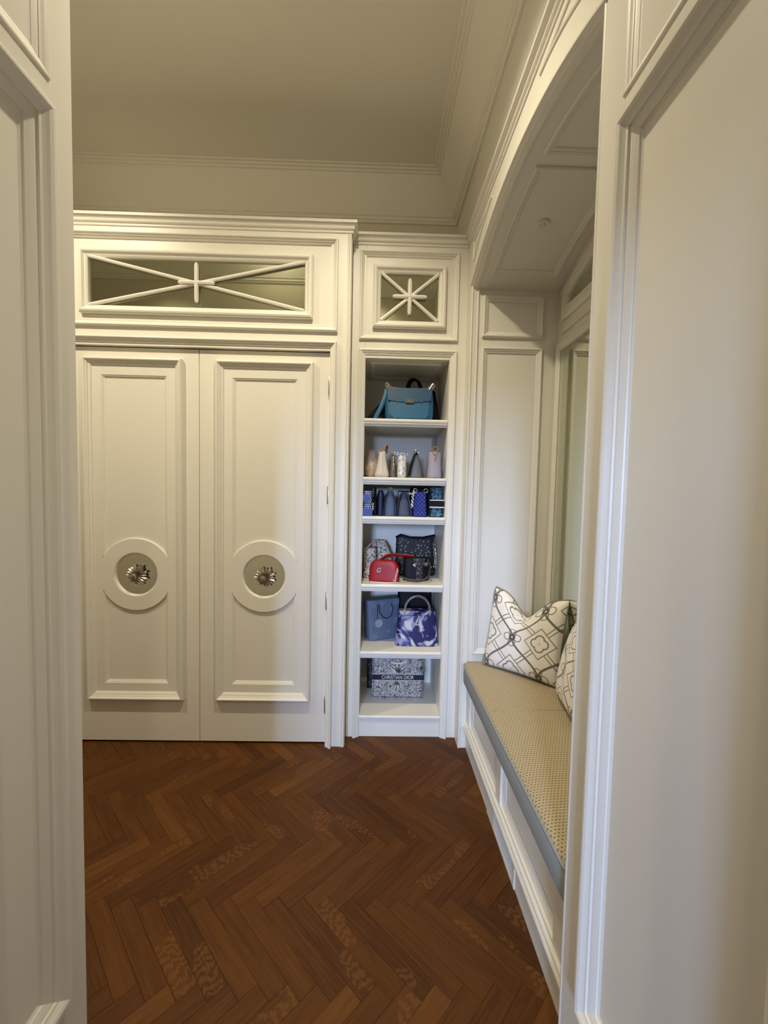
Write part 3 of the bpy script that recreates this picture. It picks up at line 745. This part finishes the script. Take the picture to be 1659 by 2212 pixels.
def arch(x0, x1, z0, h, y=0, n=20, e=1.0, dy=0):
    c = (x0+x1)/2; r = abs(x1-x0)/2
    return [(c-r*cos(pi*i/n), y+dy*sin(pi*i/n), z0+h*max(sin(pi*i/n), 0)**e) for i in range(n+1)]
def chain(mb, pts, R=.0045, r=.0013):
    P = [Vector(p) for p in pts]; acc = 0; step = R*1.55; k = 0
    for a, b in zip(P[:-1], P[1:]):
        L = (b-a).length; t = acc
        while t < L:
            c = a+(b-a)*(t/L); d = (b-a).normalized(); o_ = d.orthogonal().normalized()
            nn = o_ if k % 2 else d.cross(o_); mb.torus(c, R, r, nn, 8, 4); k += 1; t += step
        acc = t-L
def text(s, size, parent, m, name, loc, rot=(pi/2, 0, 0), shear=0, ext=.0006, label=None, sx=1):
    cu_ = bpy.data.curves.new('t', 'FONT'); cu_.body = s; cu_.size = size; cu_.align_x = 'CENTER'; cu_.align_y = 'CENTER'; cu_.extrude = ext; cu_.shear = shear
    ob = bpy.data.objects.new('t', cu_); C.objects.link(ob); dg = bpy.context.evaluated_depsgraph_get(); dg.update()
    me = bpy.data.meshes.new_from_object(ob.evaluated_get(dg)); bpy.data.objects.remove(ob); me.materials.clear(); me.materials.append(M[m])
    o = bpy.data.objects.new(name, me); C.objects.link(o); o.parent = parent; o.location = loc; o.rotation_euler = rot; o.scale = (sx, 1, 1)
    if label: o['label'] = label
    return o

# --- top shelf: teal satchel, black bag behind
t = thing('handbag', 'teal leather flap satchel with silver turn lock on the top shelf', 'handbag', bagloc(.188, 2.565, 0), 'handbags on the top shelf')
wf = lambda k: .285+.012*sin(pi*k)-.008*k
body(t, 'teal_leather', .28, .28, .12, .05, .200, wf=wf, n=6, bot=.03)
def panel_on(parent, pts, y, th, m, name, label=None, yt=None):
    mb = MB(); A = [(x, (y+(yt-y)*(z/.2) if yt is not None else y), z) for x, z in pts]; B = [(x, q+th, z) for x, q, z in A]
    mb.grid([A, B], cu=True); mb.f.append([mb.vert(p) for p in A]); mb.f.append([mb.vert(p) for p in B]); return P_(mb, name, m, parent, False, label)
yf0, yf1 = -.066, -.031
pts = [(-.095, .012), (.095, .012), (.115, .035), (.118, .118), (-.118, .118), (-.115, .035)]
panel_on(t, pts, yf0, .006, 'teal_leather', 'front_pocket', yt=yf1)
panel_on(t, [(-.128, .120), (-.06, .112), (0, .108), (.06, .112), (.128, .120), (.138, .205), (.05, .196), (-.05, .196), (-.138, .205)], yf0-.004, .005, 'teal_dark', 'flap', 'darker teal flap', yt=yf1-.006)
mb = MB(); yl = yf0+(yf1-yf0)*.6-.009
for d in (0,): mb.box(-.025, .025, yl-.004, yl+.002, .104, .126)
P_(mb, 'turn_lock', 'silver', t, False, 'silver turn lock plate'); mb = MB(); mb.sphere((0, yl-.006, .115), (.007, .005, .003), 8, 6)
for x in (-.072, .072): mb.cut(); mb.sphere((x, yl, .112), .004, 8, 5)
P_(mb, 'stud', 'gold', t)
mb = MB()
for s_ in (-1, 1):
    mb.torus((s_*.125, yf1-.006, .196), .013, .0035, (0, 1, .3), 14, 6); mb.torus((s_*.136, yf1, .214), .013, .0035, (s_*.6, 1, 0), 14, 6); mb.sphere((s_*.13, yf1-.004, .208), .008, 8, 6)
    mb.tube([(s_*.118, yf1-.008, .188), (s_*.14, yf1-.01, .224)], .005, 8); mb.cut()
P_(mb, 'clasp', 'silver', t)
mb = MB(); mb.tube([(-.138, -.02, .20), (-.146, -.03, .15), (-.170, -.04, .08), (-.205, -.05, .006)], .013, 10, flat=.003, upv=(1, 0, 0)); P_(mb, 'shoulder_strap', 'teal_leather', t)
t = thing('handbag', 'black leather bag with arched handle behind the teal satchel', 'handbag', bagloc(.21, 2.71, 0), 'handbags on the top shelf')
body(t, 'black_leather', .40, .30, .15, .06, .222, wf=lambda k: .395-.085*k, n=4, bot=.03)
for dx, yy_ in ((0, -.015), (.014, .01)):
    mb = MB(); mb.tube(arch(-.032+dx, .058+dx, .19, .105, yy_, e=.8), .0075, 8); P_(mb, 'handle', 'black_leather', t)
mb = MB(); mb.tube([(-.12, -.02, .16), (-.185, -.03, .105), (-.225, -.035, .06), (-.262, -.035, .026)], lambda k: .034-.012*k, 10, flat=.03); P_(mb, 'shoulder_strap', 'black_leather', t)

# --- second shelf
G2 = 'small light handbags on the second shelf'
t = thing('fur_pouch', 'tan fluffy fur bag at the left end of the second shelf', 'handbag', bagloc(-.031, 2.66, 1), G2)
mb = MB(); rnd = random.Random(5); c = Vector((-.0, 0, .088))
mb.sphere(c, (.042, .045, .078), 20, 14); P_(mb, 'pouch', 'fur', t)
mb = MB()
for i in range(2600):
    z = rnd.uniform(-1, 1); a = rnd.uniform(0, 2*pi); r = sqrt(1-z*z); n_ = Vector((r*cos(a), r*sin(a), z)); p = c+Vector((n_.x*.041, n_.y*.044, n_.z*.077))
    d = (n_+Vector((rnd.uniform(-.5, .5), rnd.uniform(-.5, .5), rnd.uniform(-.7, .1)))).normalized()*rnd.uniform(.010, .022); w = d.orthogonal().normalized()*.0016
    q = p+d
    if abs(q.x) > .0485 or q.z < .001: q.x = max(-.0485, min(.0485, q.x)); q.z = max(q.z, .001)
    mb.f.append([mb.vert(p-w), mb.vert(p+w), mb.vert(q)])
o = P_(mb, 'fur', 'fur', t, False); o['kind'] = 'stuff'
t = thing('handbag', 'cream leather bag seen side-on with flared base and brown strap', 'handbag', bagloc(.030, 2.535, 1), G2)
body(t, 'cream_leather', .09, .05, .13, .10, .155, n=3.5, wf=lambda k: .040+.055*(1-k)**1.6+.004, bot=.02)
mb = MB(); mb.tube([(-.004, -.05, .15), (-.006, -.04, .165), (.020, -.02, .195), (.030, .03, .188), (.024, .05, .15)], .009, 8, flat=.002, upv=(1, 0, 0)); P_(mb, 'strap', 'brown_leather', t)
mb = MB(); mb.box(-.002, .002, -.068, -.062, .015, .15); P_(mb, 'side_seam', 'cream_leather', t)
t = thing('handbag', 'small grey patterned bag with a gold chain between cream and pale croc bags', 'handbag', bagloc(.098, 2.60, 1), G2)
body(t, 'taupe_leather', .052, .030, .14, .12, .115, n=3, bot=.01)
mb = MB(); chain(mb, [(-.005, -.075, .125), (-.002, -.078, .09), (.001, -.08, .055), (.002, -.08, .04)], .0065, .0018); P_(mb, 'chain', 'gold', t)
t = thing('handbag', 'glossy pale grey crocodile-texture bag standing side-on', 'handbag', bagloc(.150, 2.54, 1), G2)
body(t, 'croc_leather', .056, .054, .15, .14, .130, n=4, bot=.012, top=.014)
mb = MB(); chain(mb, [(-.086, -.01, .165), (-.055, -.03, .148), (0, -.05, .138), (.040, -.05, .138)], .0065, .0020); P_(mb, 'chain', 'silver', t)
t = thing('handbag', 'slate grey triangular bag with metal clasp on top', 'handbag', bagloc(.236, 2.57, 1), G2)
body(t, 'slate_leather', .088, .03, .16, .10, .150, n=3, wf=lambda k: .026+.064*(1-k**1.6), bot=.012)
mb = MB(); mb.tube([(-.042, -.070, .012), (-.034, -.076, .07), (-.012, -.066, .135), (.006, -.05, .152)], .006, 8); P_(mb, 'edge_piping', 'black_leather', t)
mb = MB(); mb.torus((-.002, -.05, .158), .011, .003, (0, 1, .4), 14, 6); mb.cut(); mb.torus((.008, -.05, .150), .009, .003, (1, .3, 0), 14, 6); P_(mb, 'clasp', 'nickel', t)
t = thing('handbag', 'lilac-grey upright leather bag with gold ring charm at the right end', 'handbag', bagloc(.346, 2.545, 1), G2)
body(t, 'lilac_leather', .088, .078, .15, .13, .155, n=4, bot=.012)
mb = MB(); mb.tube([(-.006, .0, .15), (-.004, 0, .20), (-.002, 0, .248), (.006, .004, .250), (.010, .01, .20), (.012, .01, .15)], .010, 8, flat=.0025, upv=(1, 0, 0)); P_(mb, 'handle', 'slate_leather', t)
mb = MB(); mb.torus((-.004, -.079, .172), .0155, .0028, (0, 1, 0), 20, 6); mb.sphere((-.004, -.080, .150), (.005, .004, .007), 8, 6); mb.torus((-.004, -.08, .136), .007, .0022, (.5, 1, 0), 12, 6, 1); mb.sphere((-.003, -.08, .124), (.006, .004, .007), 8, 6); P_(mb, 'ring_charm', 'gold', t)

# --- third shelf
G3 = 'blue handbags on the third shelf'
t = thing('handbag', 'blue and white houndstooth bag at the left end of the third shelf', 'handbag', bagloc(-.051, 2.54, 2), G3)
body(t, 'houndstooth_print', .056, .050, .15, .12, .150, n=4, bot=.01)
mb = MB(); mb.box(-.029, .029, -.078, -.072, .0, .045); mb.cut(); mb.box(-.027, .008, -.0755, -.068, .085, .125); P_(mb, 'blue_panel', 'royal_leather', t, False)
t = thing('handbag', 'tall narrow black bag beside the houndstooth bag', 'handbag', bagloc(-.007, 2.58, 2), G3)
body(t, 'black_leather', .030, .012, .14, .10, .174, n=3, bot=.01)
mb = MB(); mb.sphere((-.012, -.078, .036), .005, 8, 6); chain(mb, [(-.012, -.076, .075), (-.012, -.077, .042)], .004, .0012); P_(mb, 'charm', 'silver', t)
t = thing('handbag', 'narrow dark navy bag with rounded shoulders', 'handbag', bagloc(.026, 2.56, 2), G3)
body(t, 'navy_leather', .042, .03, .14, .12, .155, n=3, wf=lambda k: .040*(1-max(0, k-.8)**2*12)+.002, bot=.01)
mb = MB(); mb.box(-.005, .001, -.0735, -.066, .01, .12); P_(mb, 'side_seam', 'edge_navy', t, False)
t = thing('handbag', 'denim blue bag with dark rounded edging and silver ring on top', 'handbag', bagloc(.084, 2.56, 2), G3)
dw = lambda k: .074*(1-.65*k**2.4)
body(t, 'denim', .07, .03, .13, .10, .150, n=3.2, wf=dw, bot=.008)
def edging(t, wf_, h, y, m, r=.0045, inset=0):
    mb = MB(); L = [(-wf_(k/12)/2, y+.02*(k/12), h*k/12) for k in range(13)]; R_ = [(-x, yy, z) for x, yy, z in L[::-1]]; mb.tube(L+R_, r, 6); P_(mb, 'edging', m, t)
edging(t, dw, .150, -.06, 'edge_navy')
mb = MB(); mb.torus((0, -.03, .155), .016, .0022, (.3, 1, .2), 18, 6); P_(mb, 'ring', 'silver', t)
t = thing('handbag', 'dark slate blue bag leaning beside the royal blue quilted bag', 'handbag', bagloc(.170, 2.57, 2), G3)
sw = lambda k: .090*(1-.62*k**1.8)
body(t, 'slate_blue', .08, .03, .13, .10, .140, n=3.2, wf=sw, bot=.008)
edging(t, sw, .14, -.06, 'edge_navy', .006)
mb = MB(); mb.tube([(-.03, .05, .152), (.00, .04, .149), (.04, .03, .150)], .006, 8, flat=.003); mb.tube([(-.03, .05, .152), (-.035, .05, .10), (-.03, .05, .0)], .003, 6); P_(mb, 'handle', 'edge_navy', t)
t = thing('handbag', 'royal blue quilted bag with silver rings and hanging chain', 'handbag', bagloc(.265, 2.55, 2), G3)
body(t, 'quilted_royal', .086, .074, .15, .13, .150, n=5, bot=.012, top=.012)
mb = MB()
for s_ in (-1, 1): mb.torus((s_*.032, -.055, .157), .0115, .0024, (0, 1, 0), 16, 6); mb.cut()
P_(mb, 'ring', 'silver', t); mb = MB()
chain(mb, [(-.040, -.074, .150), (-.048, -.080, .128), (-.049, -.082, .095), (-.051, -.082, .055)], .0065, .0022); chain(mb, [(-.060, -.07, .14), (-.046, -.076, .13)], .006, .002); P_(mb, 'chain', 'silver', t)
t = thing('handbag', 'black bag standing behind the royal blue quilted bag', 'handbag', bagloc(.285, 2.70, 2), G3)
body(t, 'black_leather', .15, .13, .10, .06, .178, n=4)
t = thing('handbag', 'teal and navy printed bag with black and white stripes at the right end', 'handbag', bagloc(.365, 2.56, 2), G3)
body(t, 'teal_print', .084, .072, .15, .10, .178, n=5, bot=.01)
mb = MB(); mb.box(-.043, .0425, -.078, -.060, .062, .100); P_(mb, 'dark_band', 'black_leather', t, False)
mb = MB(); mb.box(-.0435, .0430, -.0795, -.060, .056, .0625); mb.cut(); mb.box(-.0435, .0430, -.0795, -.060, .0985, .1035); P_(mb, 'white_stripe', 'white_print', t, False)
mb = MB(); mb.tube([(-.042, -.05, .15), (-.046, -.06, .12), (-.044, -.07, .06), (-.044, -.07, .02)], .006, 8); P_(mb, 'strap', 'black_leather', t)

# --- fourth shelf
G4 = 'handbags piled on the fourth shelf'
t = thing('handbag', 'black and cream printed bag at the left end of the fourth shelf', 'handbag', bagloc(-.035, 2.69, 3), G4)
body(t, 'blossom_print', .086, .080, .14, .08, .190, n=5, bot=.01)
body(t, 'blossom_print', .18, .1, .07, .04, .232, name='back_compartment', n=4, off=(.058, .070, 0), wf=lambda k: .185*max(0, 1-.62*k**3), bot=.01)
mb = MB(); mb.tube([(-.03, -.045, .18), (.0, -.02, .21), (.05, .03, .232), (.11, .035, .20), (.14, .03, .13)], .010, 8, flat=.003, upv=(0, 1, .2)); P_(mb, 'strap', 'cream_leather', t, True, 'cream leather strap')
t = thing('camera_bag', 'glossy red leather camera bag with looped silver emblem and white lettering on its side', 'handbag', bagloc(.058, 2.535, 3), G4, 0)
t.rotation_euler.z = radians(-12)
body(t, 'red_leather', .185, .165, .075, .06, .132, n=5, wf=lambda k: .188-.012*k-.045*max(0, k-.7)**1.5*6, bot=.010, top=.012)
text('G', .040, t, 'silver_print', 'emblem', (-.030, -.0385, .074), shear=.3, label='silver script emblem')
text('Summer', .026, t, 'white_print', 'lettering', (.080, -.0395, .050), rot=(pi/2, -radians(78), 0), shear=.3, label='white script lettering')
mb = MB(); mb.tube([(.098, -.034, .006), (.02, -.0395, .002), (-.08, -.038, .002)], .0022, 6); P_(mb, 'edge_stitching', 'white_print', t)
t = thing('belt', 'red leather strap draped across the bags on the fourth shelf', 'strap', bagloc(.12, 2.60, 3), G4)
mb = MB(); mb.tube([(-.085, -.03, .125), (-.05, -.01, .150), (.0, .0, .158), (.06, .0, .152), (.125, -.01, .148)], .013, 8, flat=.004, upv=(0, -.5, 1)); P_(mb, 'strap', 'red_leather', t)
t = thing('handbag', 'black and grey monogram bag with silver clasps in the middle of the pile', 'handbag', bagloc(.258, 2.60, 3), G4)
body(t, 'black_leather', .165, .155, .10, .06, .140, n=4, bot=.015)
mb = MB(); mb.box(-.005, .035, -.062, -.050, .015, .13); mb.box(-.02, .05, -.058, -.04, .10, .145); P_(mb, 'monogram_panel', 'mono_print', t, False)
mb = MB(); mb.tube([(-.020, -.065, .098), (-.010, -.068, .105), (.0, -.068, .118)], .004, 6); mb.torus((-.014, -.066, .102), .007, .002, (0, 1, 0), 10, 6); mb.cut(); mb.tube([(.050, -.058, .100), (.058, -.060, .122)], .005, 6); mb.tube([(.062, -.058, .098), (.066, -.058, .122)], .004, 6); P_(mb, 'clasp', 'silver', t)
mb = MB(); mb.tube([(-.080, -.075, .024), (-.055, -.095, .018), (0, -.110, .016), (.045, -.098, .020), (.078, -.075, .045), (.085, -.055, .095), (.070, -.03, .135)], .013, 8, flat=.004, upv=(0, -.6, 1)); P_(mb, 'shoulder_strap', 'grey_strap', t, True, 'thick taupe strap looping over the shelf edge')
t = thing('handbag', 'black baguette bag dotted with small white stars at the back of the pile', 'handbag', bagloc(.266, 2.765, 3), G4)
body(t, 'star_print', .29, .26, .10, .05, .255, n=5, wf=lambda k: .268-.015*k, bot=.01)
mb = MB(); mb.tube([(-.130, -.03, .250), (-.10, -.03, .268), (-.04, -.035, .252), (.04, -.035, .250), (.10, -.03, .262), (.13, -.03, .268)], .012, 8, flat=.006); P_(mb, 'handle', 'black_leather', t)
mb = MB(); chain(mb, [(.118, -.058, .225), (.120, -.075, .18), (.126, -.08, .14), (.128, -.08, .085), (.124, -.08, .06)], .008, .0022); P_(mb, 'chain', 'silver', t)

# --- fifth shelf
G5 = 'handbags on the fifth shelf'
t = thing('tote_bag', 'slate blue monogram leather tote turned to the left on the fifth shelf', 'handbag', bagloc(.050, 2.70, 4), G5)
t.rotation_euler.z = radians(24)
body(t, 'tote_leather', .205, .235, .10, .08, .262, n=7, bot=.008, df_=lambda k: .10-.02*k)
mb = MB()
def flower(mb, cx, cz, r, y, kind, w=.0013):
    if kind == 'ring':
        mb.torus((cx, y, cz), r, w, (0, 1, 0), 20, 5)
        for k in range(4): a = k*pi/2; mb.torus((cx+r*.45*cos(a), y, cz+r*.45*sin(a)), r*.33, w*.8, (0, 1, 0), 10, 5)
    elif kind == 'star':
        pts_ = []
        for k in range(8): a = k*pi/4; rr = r*(1.25 if k % 2 == 0 else .5); pts_.append((cx+rr*cos(a), y, cz+rr*sin(a)))
        mb.tube(pts_, w, 5, True); mb.torus((cx, y, cz), r*.25, w, (0, 1, 0), 10, 5)
    else:
        mb.tube([(cx-r, y, cz), (cx, y, cz+r), (cx+r, y, cz), (cx, y, cz-r)], w, 5, True); mb.torus((cx, y, cz), r*.4, w, (0, 1, 0), 10, 5)
def yfr(z): return -(.10-.02*z/.262)/2-.001
mb.cuts = []
for cx, cz, k in ((-.085, .235, 'ring'), (-.015, .240, 'star'), (.088, .238, 'ring'), (.045, .195, 'diamond'), (-.07, .03, 'ring'), (.03, .05, 'diamond'), (-.085, .12, 'star'), (.09, .12, 'ring')):
    flower(mb, cx, cz, .019 if k != 'diamond' else .013, yfr(cz), k, .0011); mb.cut()
P_(mb, 'flower_print', 'grey_print', t, True, 'pale flower monogram')
mb = MB(); n = 24; mb.f.append([mb.vert((-.040+.026*cos(2*pi*i/n), yfr(.11)-.003, .112+.026*sin(2*pi*i/n))) for i in range(n)]); mb.torus((-.040, yfr(.11)-.002, .112), .026, .0022, (0, 1, 0), 24, 6); P_(mb, 'round_tag', 'grey_print', t)
mb = MB(); mb.tube([(-.042, yfr(.2)-.006, .235), (-.040, yfr(.2)-.010, .185), (-.015, yfr(.15)-.012, .150), (.015, yfr(.15)-.012, .140), (.045, yfr(.15)-.012, .155), (.055, yfr(.2)-.010, .20), (.045, yfr(.2)-.006, .235)], .0024, 6); mb.tube([(-.050, yfr(.2)-.004, .235), (-.052, yfr(.2)-.005, .14)], .002, 6); P_(mb, 'cord', 'edge_navy', t)
t = thing('handbag', 'structured blue, violet and white cloud-print bag with silver letters and arched grey handle', 'handbag', bagloc(.272, 2.60, 4), G5)
body(t, 'cloud_print', .275, .235, .12, .07, .200, n=6, bot=.008, wf=lambda k: .275-.045*k, df_=lambda k: .12-.05*k)
mb = MB(); mb.box(-.112, .112, -.038, .03, .190, .218); P_(mb, 'top_rim', 'cloud_print', t, False)
mb = MB(); mb.tube(arch(-.078, .078, .222, .090, -.03, 24), .0085, 10); P_(mb, 'handle', 'slate_leather', t, True, 'arched grey handle')
mb = MB(); mb.tube(arch(-.078, .078, .222, .090, -.0385, 24), .0028, 8); P_(mb, 'handle_outer_cord', 'silver', t)  # silver outer side of the grey handle
mb = MB()
for s_ in (-1, 1): mb.tube([(s_*.078, -.032, .228), (s_*.078, -.038, .190)], .006, 8); mb.torus((s_*.078, -.036, .215), .009, .0025, (0, 1, 0), 12, 6); mb.cut()
P_(mb, 'handle_ring', 'silver', t)
mb = MB(); mb.tube([(-.105, -.037, .190), (.08, -.037, .190)], .0018, 6); P_(mb, 'piping', 'edge_navy', t)
text('L', .066, t, 'silver_print', 'letter', (-.004, -.0500, .152), shear=.35, ext=.0018, label='silver letter L'); text('V', .066, t, 'silver_print', 'letter', (.018, -.0480, .170), shear=.1, ext=.0018, label='silver letter V')
t = thing('handbag', 'black studded bag at the back of the fifth shelf behind the arched handle', 'handbag', bagloc(.275, 2.80, 4), G5)
body(t, 'black_leather', .24, .23, .10, .06, .315, n=4)
mb = MB()
for x, z in ((-.05, .250), (-.03, .262), (.085, .285), (-.045, .235)): mb.sphere((x, -.043, z), .003, 8, 5); mb.cut()
P_(mb, 'stud', 'silver', t)

# --- bottom shelf
G6 = 'bags on the bottom shelf'
t = thing('tote_bag', 'embroidered grey toile book tote reading CHRISTIAN DIOR on the bottom shelf', 'handbag', bagloc(.163, 2.715, 5), G6)
hw, hh = .168, .292
body(t, 'toile_print', 2*hw, 2*hw, .12, .11, hh, n=14, bot=.003, top=.002, smooth=False, arcs=48)
yf_ = -.0605
def fy(z): return -.060+.005*z/hh-.0012
mb = MB()
mb.box(-hw-.003, hw+.006, fy(.12)-.002, .058, .128, .163); P_(mb, 'name_band', 'navy_band', t, False, 'navy band around the middle')
mb = MB(); mb.box(-hw, hw, fy(.12)-.0018, fy(.12)+.004, .1635, .168); mb.cut(); mb.box(-hw, hw, fy(.12)-.0018, fy(.12)+.004, .123, .1275); P_(mb, 'band_border', 'silver_print', t, False)
text('CHRISTIAN DIOR', .034, t, 'white_print', 'lettering', (.0, fy(.12)-.0040, .1455), ext=.0008, label='white capitals CHRISTIAN DIOR', sx=.80)
mb = MB()
for x in (-hw+.011, hw-.011): mb.box(x-.0012, x+.0012, fy(.1)-.0016, fy(.1)+.003, .01, hh-.01); mb.cut()
mb.box(-hw+.011, hw-.011, fy(0)-.0012, fy(0)+.003, .012, .0145); P_(mb, 'border_line', 'edge_navy', t, False)
mbw = MB(); mbb = MB()
def spike(cx, cz, a, L, w):
    d = Vector((cos(a), 0, sin(a))); q = Vector((-d.z, 0, d.x)); O = Vector((cx, 0, cz))
    def on(p, e): return (p.x, fy(max(p.z, 0))-e, p.z)
    A = O+d*L; B1 = O+q*w+d*L*.1; B2 = O-q*w+d*L*.1; B0 = O+d*.0
    mbw.f.append([mbw.vert(on(x, .0012)) for x in (B0, B1, A)]); mbb.f.append([mbb.vert(on(x, .0013)) for x in (B0, B2, A)])
for a, L in ((90, .095), (62, .075), (118, .075), (38, .092), (142, .092), (75, .055), (105, .055)):
    spike(0, .176, radians(a), L*.95, .013)
for a, L in ((-90, .1), (-60, .07), (-118, .085), (-135, .075), (-45, .06)): spike(0, .116, radians(a), L*.85, .012)
P_(mbw, 'star_light_rays', 'white_print', t, False); P_(mbb, 'star_shaded_rays', 'taupe_leather', t, False)
mb = MB(); mb.tube([(-.045, -.060, .248), (-.02, -.066, .241), (.02, -.067, .242), (.055, -.061, .252)], .0055, 8); P_(mb, 'handle', 'white_print', t, True, 'white rolled handle')
mb = MB(); mb.tube(arch(-.055, .055, .25, .09, .045), .006, 8); P_(mb, 'handle', 'edge_navy', t)
t = thing('tote_bag', 'dark patterned bag mostly hidden behind the grey toile tote', 'handbag', bagloc(.140, 2.835, 5), G6)
body(t, 'mono_print', .36, .36, .09, .08, .310, n=8, bot=.005)
